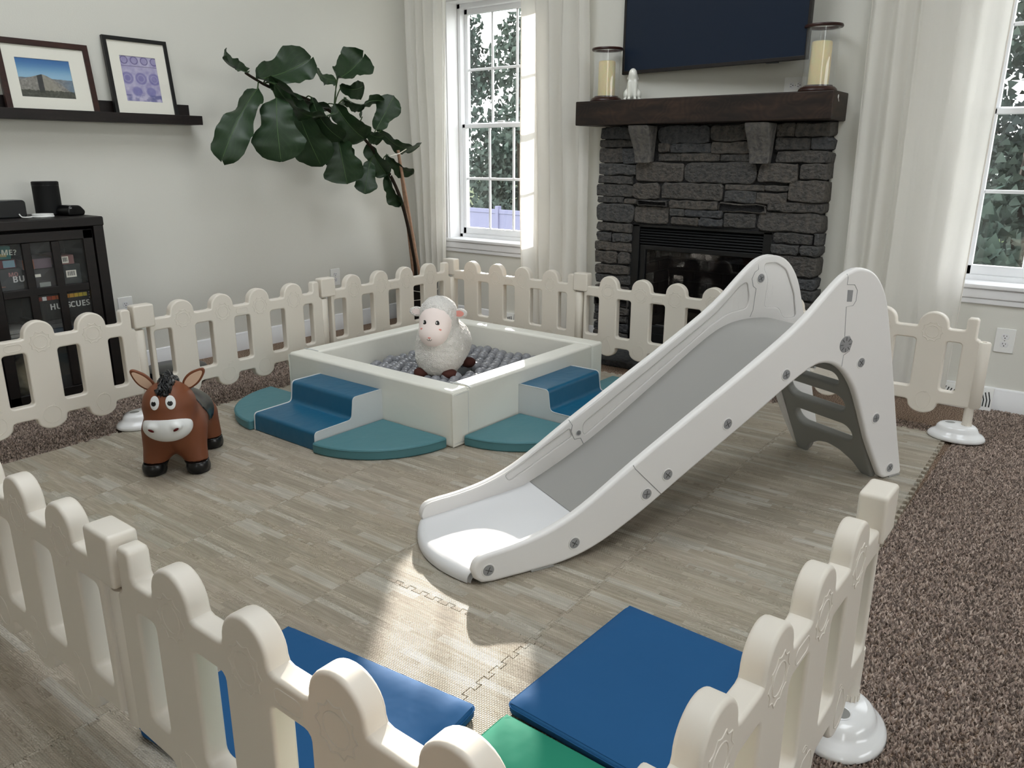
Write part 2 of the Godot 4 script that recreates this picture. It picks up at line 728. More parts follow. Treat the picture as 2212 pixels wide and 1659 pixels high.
	M.rubber_black = plain(Color(0.045, 0.048, 0.055), 0.28, 0.5)
	M.rubber_saddle = plain(Color(0.075, 0.085, 0.095), 0.25, 0.5)
	M.rubber_white = plain(Color(0.87, 0.875, 0.87), 0.28, 0.5)
	M.ear_in = plain(Color(0.86, 0.74, 0.64), 0.5, 0.4)
	M.leaf = leaf_material()
	M.stem = bumpy(plain(Color(0.20, 0.17, 0.14), 0.85, 0.2), rock, 0.4, 14.0)
	M.petiole = plain(Color(0.20, 0.27, 0.15), 0.6, 0.3)
	M.mat_wood = mat_material()


# stained timber: streaks along x
func wood(dark: Color, light: Color, rough: float, sd: int, scale: float) -> StandardMaterial3D:
	var f := noise(FastNoiseLite.TYPE_PERLIN, 0.035, 4, sd)
	var im := f.get_seamless_image(96, 512)
	im.resize(1024, 512, Image.INTERPOLATE_CUBIC)
	var out := Image.create_empty(1024, 512, false, Image.FORMAT_RGB8)
	var knots := noise(FastNoiseLite.TYPE_SIMPLEX_SMOOTH, 0.006, 2, sd + 1)
	for y in 512:
		for x in 1024:
			var a := im.get_pixel(x, y).r
			var k := 0.5 + 0.5 * sin(knots.get_noise_2d(x * 0.5, y * 1.6) * 26.0)
			out.set_pixel(x, y, dark.lerp(light, clampf((a - 0.2) * 1.1 + (k - 0.5) * 0.25, 0.0, 1.0)))
	var m := plain(Color.WHITE, rough, 0.45)
	m.albedo_texture = ImageTexture.create_from_image(out)
	m.uv1_triplanar = true
	m.uv1_scale = Vector3.ONE * scale
	return m


# foam tile print: strips of pale driftwood, with a fine weave pressed in
func mat_material() -> StandardMaterial3D:
	var S := 1024
	var r := RandomNumberGenerator.new()
	r.seed = 99
	var f := noise(FastNoiseLite.TYPE_PERLIN, 0.06, 4, 71)
	var im := f.get_seamless_image(80, S)
	im.resize(S, S, Image.INTERPOLATE_CUBIC)
	var rings := noise(FastNoiseLite.TYPE_SIMPLEX_SMOOTH, 0.006, 2, 72)
	var bytes := PackedByteArray()
	bytes.resize(S * S * 3)
	var tones := [Color(0.80, 0.755, 0.685), Color(0.765, 0.715, 0.64), Color(0.735, 0.69, 0.62), Color(0.785, 0.75, 0.69), Color(0.83, 0.80, 0.745), Color(0.75, 0.70, 0.63), Color(0.78, 0.73, 0.66)]
	var y := 0
	while y < S:
		var h := mini(r.randi_range(32, 54), S - y)
		if S - y - h < 18:
			h = S - y
		var x := 0
		while x < S:
			var w := mini(r.randi_range(170, 520), S - x)
			if S - x - w < 120:
				w = S - x
			var tone: Color = tones[r.randi() % tones.size()]
			var fancy := r.randf() < 0.34
			var off := r.randf() * 900.0
			var roff := r.randi() % S
			var amp := r.randf_range(0.10, 0.20)
			for j in range(y, y + h):
				var yy := (j + roff) % S
				for i in range(x, x + w):
					var g := (im.get_pixel(i, yy).r - 0.5) * amp
					if fancy:
						g += 0.05 * sin(rings.get_noise_2d(i * 0.55 + off, (j - y) * 3.2) * 34.0)
					if j == y or i == x:
						g -= 0.03
					var o := (j * S + i) * 3
					bytes[o] = int(clampf(tone.r + g, 0.0, 1.0) * 255.0)
					bytes[o + 1] = int(clampf(tone.g + g, 0.0, 1.0) * 255.0)
					bytes[o + 2] = int(clampf(tone.b + g, 0.0, 1.0) * 255.0)
			x += w
		y += h
	var m := plain(Color(0.885, 0.89, 0.89), 0.68, 0.3)
	m.albedo_texture = ImageTexture.create_from_image(Image.create_from_data(S, S, false, Image.FORMAT_RGB8, bytes))
	var bb := PackedByteArray()
	bb.resize(S * S)
	for j in S:
		for i in S:
			# small staggered bars, one every 6 mm
			var row := int(j / 8.0)
			var u := fposmod(i + (row % 2) * 6.4, 12.8) / 12.8
			var w := fposmod(j, 8.0) / 8.0
			bb[j * S + i] = int(255.0 * clampf(sin(u * PI) * sin(w * PI) * 1.6, 0.0, 1.0))
	m.heightmap_enabled = true
	m.heightmap_texture = ImageTexture.create_from_image(Image.create_from_data(S, S, false, Image.FORMAT_L8, bb))
	m.heightmap_scale = 0.22
	m.texture_repeat = true
	return m


func leaf_material() -> StandardMaterial3D:
	var S := 256
	var im := Image.create_empty(S, S, false, Image.FORMAT_RGB8)
	var f := noise(FastNoiseLite.TYPE_SIMPLEX_SMOOTH, 0.03, 3, 81)
	for y in S:
		for x in S:
			var u := float(x) / S - 0.5
			var w := float(y) / S
			var c := Color(0.125, 0.205, 0.125).lerp(Color(0.165, 0.25, 0.15), 0.5 + 0.5 * f.get_noise_2d(x, y))
			var mid := smoothstep(0.016, 0.004, absf(u) * (0.6 + w * 0.8))
			var side := fposmod(w * 7.0 - absf(u) * 7.5 + 0.4, 1.0)
			var vein := smoothstep(0.05, 0.0, absf(side - 0.5)) * smoothstep(0.5, 0.38, absf(u)) * 0.55
			c = c.lerp(Color(0.30, 0.40, 0.24), maxf(mid * 0.9, vein * 0.6))
			im.set_pixel(x, y, c)
	var m := plain(Color.WHITE, 0.42, 0.45)
	m.albedo_texture = ImageTexture.create_from_image(im)
	m.backlight_enabled = true
	m.backlight = Color(0.10, 0.18, 0.06)
	return m


# ------------------------------------------------------------------ room shell
func wall_with_holes(called: String, w0: float, w1: float, h: float, holes: Array, thick: float, at: Transform3D, label: String) -> void:
	var b := MB.new()
	var hs := []
	for r in holes:
		hs.append(PackedVector2Array([Vector2(r[0], r[1]), Vector2(r[2], r[1]), Vector2(r[2], r[3]), Vector2(r[0], r[3])]))
	b.slab(PackedVector2Array([Vector2(w0, -0.05), Vector2(w1, -0.05), Vector2(w1, h), Vector2(w0, h)]), -thick, 0.0, 0.0, 1, hs)
	var o := struct(called, b.mesh(), M.wall, label)
	o.transform = at


func build_room() -> void:
	var top := 4.2
	wall_with_holes("wall_back", XW - 0.2, 5.2, top, [[-4.14, 0.62, -3.32, 2.30], [-0.69, 0.62, 0.13, 2.30], [-2.46, 0.14, -1.60, 0.82]], 0.22, Transform3D(Basis.IDENTITY, Vector3(0, 0, ZW)), "pale greige back wall with two windows and the fireplace")
	struct("wall_left", one_box(Vector3(XW - 0.2, -0.05, ZW - 0.2), Vector3(XW, top, 7.2), 0.0), M.wall, "pale greige left wall behind the picture ledge")
	struct("wall_front", one_box(Vector3(XW - 0.2, -0.05, 7.0), Vector3(5.2, top, 7.2), 0.0), M.wall)
	wall_with_holes("wall_right", -7.2, 4.68, top, [[-3.6, 0.9, -0.6, 2.5]], 0.2, Transform3D(Basis(Vector3.UP, -PI / 2), Vector3(5.0, 0, 0)), "pale greige right wall with right windows")
	# vaulted-height ceiling with two roof windows
	var cb := MB.new()
	var co := PackedVector2Array([Vector2(XW - 0.2, -7.2), Vector2(5.2, -7.2), Vector2(5.2, 4.68), Vector2(XW - 0.2, 4.68)])
	var ch := []
	for x in [-2.6, 0.6]:
		ch.append(PackedVector2Array([Vector2(x - 0.9, 0.2), Vector2(x + 0.9, 0.2), Vector2(x + 0.9, 2.8), Vector2(x - 0.9, 2.8)]))
	cb.slab(co, 0.0, 0.25, 0.0, 1, ch)
	var ce := struct("ceiling", cb.mesh(), M.ceiling)
	ce.transform = facing(Vector3.RIGHT, Vector3.FORWARD, Vector3(0, top, 0))
	var fl := struct("floor", one_box(Vector3(XW - 0.2, -0.12, ZW - 0.2), Vector3(5.2, 0.0, 7.2), 0.0), M.carpet, "speckled brown carpet floor")
	carpet_pile(fl)
	baseboard("baseboard_left", Vector3(XW, 0, 7.0), Vector3(XW, 0, ZW))
	baseboard("baseboard_back", Vector3(XW, 0, ZW), Vector3(-2.76, 0, ZW))
	baseboard("baseboard_back_right", Vector3(-1.30, 0, ZW), Vector3(5.0, 0, ZW))
	window("window_1", -4.14, -3.32, "white double hung window left of the fireplace, with divided panes")
	window("window_2", -0.69, 0.13, "white double hung window at the right edge, with divided panes")
	# frame of the right window out of view
	var b := MB.new()
	var z0 := -3.6
	var z1 := -0.6
	b.span(Vector3(5.04, 0.9, z0), Vector3(5.12, 2.5, z0 + 0.07))
	b.span(Vector3(5.04, 0.9, z1 - 0.07), Vector3(5.12, 2.5, z1))
	b.span(Vector3(5.04, 2.43, z0), Vector3(5.12, 2.5, z1))
	b.span(Vector3(5.04, 0.9, (z0 + z1) / 2 - 0.04), Vector3(5.12, 2.5, (z0 + z1) / 2 + 0.04))
	struct("window_3", b.mesh(), M.vinyl_frame)


# tufts of the carpet where the picture looks at it closely
func carpet_pile(fl: Node3D) -> void:
	var mb := MB.new()
	var g := []
	for i in 4:
		for j in 3:
			var a := TAU * i / 3.0
			var r: float = [0.0036, 0.0030, 0.0006][j]
			g.append(Vector3(cos(a) * r + j * j * 0.0007, [0.0, 0.0045, 0.0095][j], sin(a) * r))
	mb.sheet(g, 4, 3)
	var mm := MultiMesh.new()
	mm.transform_format = MultiMesh.TRANSFORM_3D
	mm.use_colors = true
	mm.mesh = mb.mesh()
	var r := RandomNumberGenerator.new()
	r.seed = 5
	var spots := []
	var tones := [Color(0.30, 0.24, 0.20), Color(0.215, 0.17, 0.145), Color(0.10, 0.078, 0.066), Color(0.38, 0.31, 0.265), Color(0.145, 0.115, 0.10), Color(0.26, 0.20, 0.17)]
	# areas: x0, z0, x1, z1, count
	for a in [[-0.47, -4.46, 0.75, -1.0, 160000], [-4.3, -3.9, -3.47, -0.55, 70000], [-2.1, -4.0, -0.46, -3.88, 9000]]:
		for i in a[4]:
			spots.append(Vector2(r.randf_range(a[0], a[2]), r.randf_range(a[1], a[3])))
	mm.instance_count = spots.size()
	for i in spots.size():
		var s := r.randf_range(0.8, 1.35)
		var b := Basis(Vector3.UP, r.randf() * TAU) * Basis(Vector3.RIGHT, r.randf_range(-0.4, 0.4))
		mm.set_instance_transform(i, Transform3D(b.scaled(Vector3(s, s, s)), Vector3(spots[i].x, -0.0015, spots[i].y)))
		mm.set_instance_color(i, tones[r.randi() % 6] * r.randf_range(1.25, 1.75))
	var o := MultiMeshInstance3D.new()
	o.name = "carpet_pile"
	o.multimesh = mm
	o.material_override = M.tuft
	o.set_meta("kind", "stuff")
	fl.add_child(o, true)


func baseboard(called: String, a: Vector3, b: Vector3) -> void:
	# the room lies to the right of a->b seen from above
	var d := (b - a)
	var prof := PackedVector2Array([Vector2(0, 0), Vector2(0.016, 0), Vector2(0.016, 0.082), Vector2(0.013, 0.086), Vector2(0.013, 0.096), Vector2(0.010, 0.100), Vector2(0.010, 0.108), Vector2(0.006, 0.116), Vector2(0, 0.118)])
	var mb := MB.new()
	var side := Vector3(-d.z, 0, d.x).normalized()
	mb.xf = Transform3D(Basis(side, Vector3.UP, side.cross(Vector3.UP)), a)
	var ln := d.length()
	if (side.cross(Vector3.UP)).dot(d) > 0.0:
		mb.slab(prof, 0.0, ln, 0.0, 1)
	else:
		mb.slab(prof, -ln, 0.0, 0.0, 1)
	struct(called, mb.mesh(), M.trim)


func window(called: String, x0: float, x1: float, label: String) -> void:
	var w := Node3D.new()
	w.name = called
	add_child(w)
	tag(w, label, "", "", "structure")
	var y0 := 0.62
	var y1 := 2.30
	var zi := ZW
	var zf := ZW - 0.115
	# reveal boards
	var b := MB.new()
	b.span(Vector3(x0 - 0.004, y0, zf), Vector3(x0 + 0.014, y1, zi + 0.001))
	b.span(Vector3(x1 - 0.014, y0, zf), Vector3(x1 + 0.004, y1, zi + 0.001))
	b.span(Vector3(x0, y1 - 0.014, zf), Vector3(x1, y1 + 0.004, zi + 0.001))
	part("jamb", b.mesh(), M.trim, w)
	# casing with stepped face
	b = MB.new()
	for s in [0, 1]:
		var cx: float = x0 - 0.075 if s == 0 else x1 - 0.005
		b.span(Vector3(cx, y0 - 0.005, zi), Vector3(cx + 0.08, y1 + 0.08, zi + 0.014), 0.003)
		var ox: float = cx if s == 0 else cx + 0.055
		b.span(Vector3(ox, y0 - 0.005, zi), Vector3(ox + 0.025, y1 + 0.08, zi + 0.022), 0.005)
	b.span(Vector3(x0 - 0.075, y1 - 0.005, zi), Vector3(x1 + 0.075, y1 + 0.075, zi + 0.014), 0.003)
	b.span(Vector3(x0 - 0.075, y1 + 0.05, zi), Vector3(x1 + 0.075, y1 + 0.08, zi + 0.022), 0.005)
	part("casing", b.mesh(), M.trim, w)
	b = MB.new()
	b.span(Vector3(x0 - 0.004, y0 - 0.004, zf - 0.01), Vector3(x1 + 0.004, y0 + 0.014, zi + 0.012), 0.004)
	b.span(Vector3(x0 - 0.08, y0 - 0.012, zi), Vector3(x1 + 0.08, y0 + 0.012, zi + 0.03), 0.006)
	b.span(Vector3(x0 - 0.075, y0 - 0.062, zi), Vector3(x1 + 0.075, y0 - 0.010, zi + 0.020), 0.008)
	b.span(Vector3(x0 - 0.075, y0 - 0.088, zi), Vector3(x1 + 0.075, y0 - 0.060, zi + 0.013), 0.004)
	part("sill", b.mesh(), M.trim, w)
	# vinyl frame
	b = MB.new()
	var fx0 := x0 + 0.012
	var fx1 := x1 - 0.012
	b.span(Vector3(fx0, y0 + 0.012, zf - 0.085), Vector3(fx0 + 0.03, y1 - 0.012, zf), 0.003)
	b.span(Vector3(fx1 - 0.03, y0 + 0.012, zf - 0.085), Vector3(fx1, y1 - 0.012, zf), 0.003)
	b.span(Vector3(fx0, y1 - 0.045, zf - 0.085), Vector3(fx1, y1 - 0.012, zf), 0.003)
	b.span(Vector3(fx0, y0 + 0.012, zf - 0.085), Vector3(fx1, y0 + 0.04, zf), 0.003)
	part("frame", b.mesh(), M.vinyl_frame, w)
	var ym := 1.45
	for s in 2:
		var lo: float = y0 + 0.038 if s == 0 else ym - 0.006
		var hi: float = ym + 0.016 if s == 0 else y1 - 0.043
		var z: float = zf - 0.025 if s == 0 else zf - 0.062
		var ax := fx0 + 0.028
		var bx := fx1 - 0.028
		b = MB.new()
		var st := 0.032
		b.span(Vector3(ax, lo, z - 0.016), Vector3(ax + st, hi, z + 0.016), 0.004)
		b.span(Vector3(bx - st, lo, z - 0.016), Vector3(bx, hi, z + 0.016), 0.004)
		b.span(Vector3(ax, lo, z - 0.016), Vector3(bx, lo + (0.05 if s == 0 else 0.028), z + 0.016), 0.004)
		b.span(Vector3(ax, hi - (0.030 if s == 0 else 0.038), z - 0.016), Vector3(bx, hi, z + 0.016), 0.004)
		var sash := part("sash", b.mesh(), M.vinyl_frame, w)
		var gx0 := ax + st
		var gx1 := bx - st
		var gy0: float = lo + (0.05 if s == 0 else 0.028)
		var gy1: float = hi - (0.030 if s == 0 else 0.038)
		for k in 2:
			var mx := lerpf(gx0, gx1, (k + 1) / 3.0)
			part("muntin", one_box(Vector3(mx - 0.009, gy0, z - 0.008), Vector3(mx + 0.009, gy1, z + 0.008), 0.004), M.vinyl_frame, sash)
		var my := (gy0 + gy1) * 0.5
		part("muntin", one_box(Vector3(gx0, my - 0.009, z - 0.0082), Vector3(gx1, my + 0.009, z + 0.0082), 0.004), M.vinyl_frame, sash)
		for i in 3:
			for j in 2:
				var q := MB.new()
				var a := Vector2(lerpf(gx0, gx1, i / 3.0), lerpf(gy0, gy1, j / 2.0))
				var c := Vector2(lerpf(gx0, gx1, (i + 1) / 3.0), lerpf(gy0, gy1, (j + 1) / 2.0))
				var id := [q.vert(Vector3(a.x, a.y, z), Vector3.BACK), q.vert(Vector3(c.x, a.y, z), Vector3.BACK), q.vert(Vector3(c.x, c.y, z), Vector3.BACK), q.vert(Vector3(a.x, c.y, z), Vector3.BACK)]
				q.quad(id[0], id[1], id[2], id[3])
				part("pane", q.mesh(), M.glass, sash)
	b = MB.new()
	b.span(Vector3((x0 + x1) / 2 - 0.03, ym + 0.02, zf - 0.03), Vector3((x0 + x1) / 2 + 0.03, ym + 0.034, zf - 0.006), 0.004)
	part("sash_lock", b.mesh(), M.vinyl_frame, w)


# ------------------------------------------------------------------ outdoors
func build_outside() -> void:
	var grass := bumpy(plain(Color(0.22, 0.27, 0.15), 0.95, 0.1), ntex(noise(FastNoiseLite.TYPE_SIMPLEX_SMOOTH, 0.05, 4, 91), 512), 3.0, 0.7)
	struct("ground", one_box(Vector3(-70, -1.9, -80), Vector3(60, -1.6, 60), 0.0), grass, "lawn outside the windows")
	# the house wall below the floor
	struct("wall_foundation", one_box(Vector3(XW - 0.19, -1.65, ZW - 0.19), Vector3(5.19, -0.06, 7.19), 0.0), M.ceiling)
	var vinyl := plain(Color(0.50, 0.50, 0.60), 0.6, 0.3)
	var f := thing("garden_fence", "white vinyl privacy fence outside the left window", "fence", Vector3(-12, -1.6, -15.0), deg_to_rad(-8.0))
	for i in 4:
		var b := MB.new()
		b.span(Vector3(-4.6 + i * 2.2, 0.1, -0.02), Vector3(-4.6 + i * 2.2 + 2.08, 1.56, 0.02), 0.0)
		b.span(Vector3(-4.6 + i * 2.2, 1.5, -0.035), Vector3(-4.6 + i * 2.2 + 2.08, 1.6, 0.035), 0.005)
		part("panel", b.mesh(), vinyl, f)
	for i in 5:
		part("post", one_box(Vector3(-4.72 + i * 2.2, 0, -0.06), Vector3(-4.6 + i * 2.2, 1.68, 0.06), 0.01), vinyl, f)
	var lm := MB.new()
	lm.sheet([Vector3(-0.5, 0, 0), Vector3(-0.3, 0.5, 0.06), Vector3(0, 1, 0), Vector3(0, 0, 0.08), Vector3(0.0, 0.5, 0.12), Vector3(0, 1, 0), Vector3(0.5, 0, 0), Vector3(0.3, 0.5, 0.06), Vector3(0, 1, 0)], 3, 3)
	var leaf := lm.mesh()
	var r := RandomNumberGenerator.new()
	r.seed = 44
	# x, z, height, radius, leaves, kind
	var list := [[-16.5, -18.5, 6.6, 2.4, 5200, 0], [-13.3, -17.4, 6.2, 2.1, 4800, 1], [-19.5, -19.5, 6.6, 2.6, 5200, 1], [-11.0, -19.0, 6.8, 2.4, 5000, 0], [-14.8, -22.0, 7.4, 2.6, 5200, 2],
		[-4.4, -15.5, 9.0, 2.6, 8000, 0], [-1.6, -16.5, 9.5, 2.6, 8000, 1], [-2.9, -20.5, 11.0, 3.0, 8000, 2], [1.4, -15.5, 8.5, 2.4, 6000, 0]]
	list.append([-2.2, -11.0, 2.6, 1.9, 7000, 0])
	list.append([0.6, -10.5, 2.6, 1.9, 7000, 0])
	var names := ["dense dark green tree", "mid green leafy tree", "tall pale green tree"]
	var where := ["behind the garden fence, at the left of the left window", "behind the garden fence, centred in the left window", "behind the left end of the garden fence", "behind the garden fence, beside the sunlit curtain", "farthest of the trees seen in the left window",
		"close outside the right window, at its left", "outside the right window, second from the left", "tallest, at the back of the right window view", "at the right of the right window view", "low and closest, left in the right window", "low and closest, at the far right edge"]
	var cols := [Color(0.040, 0.058, 0.048), Color(0.055, 0.072, 0.060), Color(0.080, 0.095, 0.090)]
	for k in list.size():
		var a: Array = list[k]
		var t := thing("tree", "%s %s" % [names[a[5]], where[k]], "tree", Vector3(a[0], -1.6, a[1]), 0.0, "trees beyond the yard")
		var b := MB.new()
		b.tube(curve3([Vector3(0, 0, 0), Vector3(0.05, a[2] * 0.3, 0), Vector3(-0.04, a[2] * 0.6, 0.05), Vector3(0, a[2] * 0.92, 0)], 3), [0.22, 0.2, 0.19, 0.17, 0.16, 0.15, 0.12, 0.1, 0.07, 0.05], 8)
		part("trunk", b.mesh(), M.stem, t)
		var mm := MultiMesh.new()
		mm.transform_format = MultiMesh.TRANSFORM_3D
		mm.use_colors = true
		mm.mesh = leaf
		mm.instance_count = a[4]
		var blobs := []
		for i in 15:
			var h := r.randf_range(0.12, 0.97)
			var w: float = sin(clampf(h * 1.15, 0.0, 1.0) * PI * 0.88 + 0.25)
			var an := r.randf() * TAU
			blobs.append([Vector3(cos(an) * a[3] * w * 0.62, h * a[2], sin(an) * a[3] * w * 0.62), r.randf_range(0.45, 0.85) * a[3] * 0.55])
		for i in a[4]:
			var bl: Array = blobs[r.randi() % blobs.size()]
			var dv: Vector3 = Vector3(r.randfn(), r.randfn(), r.randfn()).normalized() * pow(r.randf(), 0.4) * bl[1]
			var s := r.randf_range(0.10, 0.19)
			var bs := Basis(Vector3(r.randfn(), r.randfn(), r.randfn()).normalized(), r.randf() * TAU).scaled(Vector3.ONE * s)
			mm.set_instance_transform(i, Transform3D(bs, bl[0] + dv))
			mm.set_instance_color(i, cols[a[5]] * r.randf_range(0.6, 1.5))
		var o := MultiMeshInstance3D.new()
		o.name = "foliage"
		o.multimesh = mm
		o.material_override = M.tuft
		o.set_meta("kind", "stuff")
		t.add_child(o, true)


# ------------------------------------------------------------------ fireplace
func build_fireplace() -> void:
	var f := thing("fireplace", "dark grey stacked stone fireplace with a black gas insert below the timber mantel", "fireplace")
	# backing with the firebox opening
	var b := MB.new()
	var hole := PackedVector2Array([Vector2(-2.475, 0.10), Vector2(-1.585, 0.10), Vector2(-1.585, 0.833), Vector2(-2.475, 0.833)])
	b.slab(PackedVector2Array([Vector2(-2.70, 0.0), Vector2(-1.34, 0.0), Vector2(-1.34, 1.412), Vector2(-2.70, 1.412)]), ZW, -4.378, 0.0, 1, [hole])
	part("mortar_backing", b.mesh(), M.mortar, f)
	var rects := [[-2.73, 1.34, -2.58, 1.41], [-2.58, 1.34, -2.47, 1.41], [-2.32, 1.31, -1.99, 1.41], [-1.99, 1.32, -1.73, 1.41], [-1.61, 1.34, -1.51, 1.41], [-1.51, 1.34, -1.32, 1.41], [-2.73, 1.29, -2.46, 1.335], [-2.32, 1.26, -2.24, 1.31], [-2.24, 1.26, -1.98, 1.31], [-1.98, 1.25, -1.72, 1.315], [-1.61, 1.27, -1.42, 1.335], [-1.42, 1.27, -1.32, 1.335],
		[-2.73, 1.195, -2.56, 1.285], [-2.56, 1.195, -2.44, 1.285], [-2.32, 1.21, -2.17, 1.255], [-2.17, 1.21, -1.93, 1.255], [-1.92, 1.21, -1.72, 1.25], [-1.6, 1.205, -1.32, 1.265], [-2.73, 1.125, -2.46, 1.19], [-2.46, 1.09, -2.145, 1.20], [-2.14, 1.09, -1.70, 1.205], [-1.69, 1.10, -1.47, 1.20], [-1.46, 1.12, -1.32, 1.20],
		[-2.73, 1.07, -2.48, 1.12], [-2.745, 0.995, -2.48, 1.065], [-2.48, 0.985, -2.295, 1.08], [-2.29, 0.99, -1.89, 1.085], [-1.88, 1.052, -1.65, 1.085], [-1.65, 1.052, -1.515, 1.085], [-1.88, 0.985, -1.69, 1.048], [-1.69, 0.98, -1.515, 1.045], [-1.51, 1.0, -1.32, 1.115], [-2.73, 0.952, -2.54, 0.99], [-2.535, 0.952, -2.445, 0.985], [-2.44, 0.945, -2.24, 0.98], [-2.225, 0.938, -1.915, 0.985], [-1.91, 0.93, -1.63, 0.98], [-1.62, 0.945, -1.32, 0.995],
		[-2.73, 0.838, -2.465, 0.948], [-2.46, 0.838, -2.225, 0.942], [-2.22, 0.892, -2.125, 0.935], [-2.12, 0.892, -1.885, 0.935], [-1.875, 0.842, -1.685, 0.925], [-1.675, 0.838, -1.32, 0.94], [-2.21, 0.84, -2.03, 0.888], [-2.025, 0.84, -1.88, 0.888], [-2.735, 0.775, -2.475, 0.832], [-2.735, 0.712, -2.62, 0.77], [-2.615, 0.712, -2.478, 0.768], [-2.745, 0.652, -2.475, 0.708], [-2.745, 0.57, -2.575, 0.648], [-2.57, 0.572, -2.48, 0.648], [-2.735, 0.505, -2.48, 0.565], [-2.73, 0.44, -2.475, 0.50],
		[-1.575, 0.775, -1.355, 0.834], [-1.35, 0.775, -1.32, 0.834], [-1.585, 0.715, -1.425, 0.768], [-1.42, 0.715, -1.32, 0.77], [-1.575, 0.595, -1.325, 0.71], [-1.575, 0.53, -1.32, 0.588], [-1.575, 0.465, -1.32, 0.525]]
	var r := RandomNumberGenerator.new()
	r.seed = 12
	for side in 2:
		var y: float = 0.435 if side == 0 else 0.46
		var x0: float = -2.735 if side == 0 else -1.575
		var x1: float = -2.478 if side == 0 else -1.32
		while y > 0.09:
			var h := minf(r.randf_range(0.05, 0.085), y - 0.03)
			if r.randf() < 0.5:
				var xm := lerpf(x0, x1, r.randf_range(0.38, 0.65))
				rects.append([x0, y - h, xm - 0.003, y - 0.004])
				rects.append([xm + 0.003, y - h, x1, y - 0.004])
			else:
				rects.append([x0, y - h, x1, y - 0.004])
			y -= h
	for a in rects:
		var w: float = a[2] - a[0]
		var h: float = a[3] - a[1]
		var pts := PackedVector2Array()
		var base := rrect(w, h, minf(h, w) * r.randf_range(0.10, 0.30), 2)
		var nx := int(w / 0.045)
		# extra points along top and bottom so the edges can wander
		for i in base.size():
			pts.append(base[i])
			var j := (i + 1) % base.size()
			if absf(base[i].y - base[j].y) < 0.001 and absf(base[i].x - base[j].x) > 0.05:
				for k in range(1, nx):
					pts.append(base[i].lerp(base[j], float(k) / nx))
		for i in pts.size():
			pts[i] += Vector2(r.randf_range(-0.004, 0.004), r.randf_range(-0.005, 0.005) if h > 0.045 else r.randf_range(-0.002, 0.002))
		var mb := MB.new()
		var c := Vector3((a[0] + a[2]) / 2, (a[1] + a[3]) / 2, -4.372)
		mb.xf = Transform3D(Basis.from_euler(Vector3(r.randf_range(-0.09, 0.09), r.randf_range(-0.035, 0.035), 0)), c)
		var edge: bool = a[2] > -1.34 or a[0] < -2.70
		mb.slab(pts, -0.105 if edge else -0.02, r.randf_range(0.006, 0.022), 0.0075, 2, [], 50.0, false)
		part("stone", mb.mesh(), M.stone[r.randi() % 5], f)
	# corbels under the mantel
	for x in [-2.40, -1.68]:
		var prof := PackedVector2Array([Vector2(0, 1.412), Vector2(0.125, 1.412), Vector2(0.118, 1.385), Vector2(0.095, 1.34), Vector2(0.07, 1.29), Vector2(0.055, 1.24), Vector2(0.05, 1.2), Vector2(0, 1.2)])
		var mb := MB.new()
		mb.xf = Transform3D(Basis(Vector3(0, 0, 1), Vector3(0, 1, 0), Vector3(-1, 0, 0)), Vector3(x, 0, -4.37))
		mb.slab(curve2(prof, 1), -0.07, 0.07, 0.012, 3)
		for i in mb.v.size():
			var p := mb.v[i]
			p.x = x + (p.x - x) * (0.78 + 0.22 * smoothstep(1.2, 1.41, p.y))
			mb.v[i] = p
		part("corbel", mb.mesh(), M.corbel, f)
	# hearth slab
	var hs := MB.new()
	hs.span(Vector3(-2.78, 0.0, -4.40), Vector3(-1.28, 0.04, -4.0), 0.006)
	part("hearth_slab", hs.mesh(), M.stone[1], f)
	# gas insert
	b = MB.new()
	b.span(Vector3(-2.475, 0.10, -4.46), Vector3(-2.425, 0.83, -4.375), 0.003)
	b.span(Vector3(-1.635, 0.10, -4.46), Vector3(-1.585, 0.83, -4.375), 0.003)
	b.span(Vector3(-2.475, 0.815, -4.46), Vector3(-1.585, 0.832, -4.375), 0.002)
	b.span(Vector3(-2.475, 0.10, -4.46), Vector3(-1.585, 0.15, -4.375), 0.002)
	part("insert_frame", b.mesh(), M.black_metal, f)
	for i in 6:
		var s := MB.new()
		s.xf = Transform3D(Basis(Vector3.RIGHT, 0.75), Vector3(-2.03, 0.804 - i * 0.0165, -4.392))
		s.box(Vector3.ZERO, Vector3(0.79, 0.003, 0.024), 0.001)
		part("louver_slat", s.mesh(), M.black_metal, f)
	part("louver_back", one_box(Vector3(-2.43, 0.70, -4.44), Vector3(-1.63, 0.82, -4.42), 0.0), M.slot, f)
	b = MB.new()
	var dh := PackedVector2Array([Vector2(-2.385, 0.20), Vector2(-1.67, 0.20), Vector2(-1.67, 0.675), Vector2(-2.385, 0.675)])
	b.slab(PackedVector2Array([Vector2(-2.425, 0.15), Vector2(-1.635, 0.15), Vector2(-1.635, 0.705), Vector2(-2.425, 0.705)]), -4.415, -4.388, 0.004, 2, [dh])
	var door := part("glass_door", b.mesh(), M.black_metal, f)
	var q := MB.new()
	var id := [q.vert(Vector3(-2.39, 0.195, -4.402), Vector3.BACK), q.vert(Vector3(-1.665, 0.195, -4.402), Vector3.BACK), q.vert(Vector3(-1.665, 0.68, -4.402), Vector3.BACK), q.vert(Vector3(-2.39, 0.68, -4.402), Vector3.BACK)]
	q.quad(id[0], id[1], id[2], id[3])
	part("door_glass", q.mesh(), M.dark_glass, door)
	# firebox
	b = MB.new()
	b.span(Vector3(-2.46, 0.12, -4.86), Vector3(-1.60, 0.14, -4.44), 0.0)
	b.span(Vector3(-2.46, 0.80, -4.86), Vector3(-1.60, 0.82, -4.44), 0.0)
	b.span(Vector3(-2.46, 0.12, -4.88), Vector3(-1.60, 0.82, -4.82), 0.0)
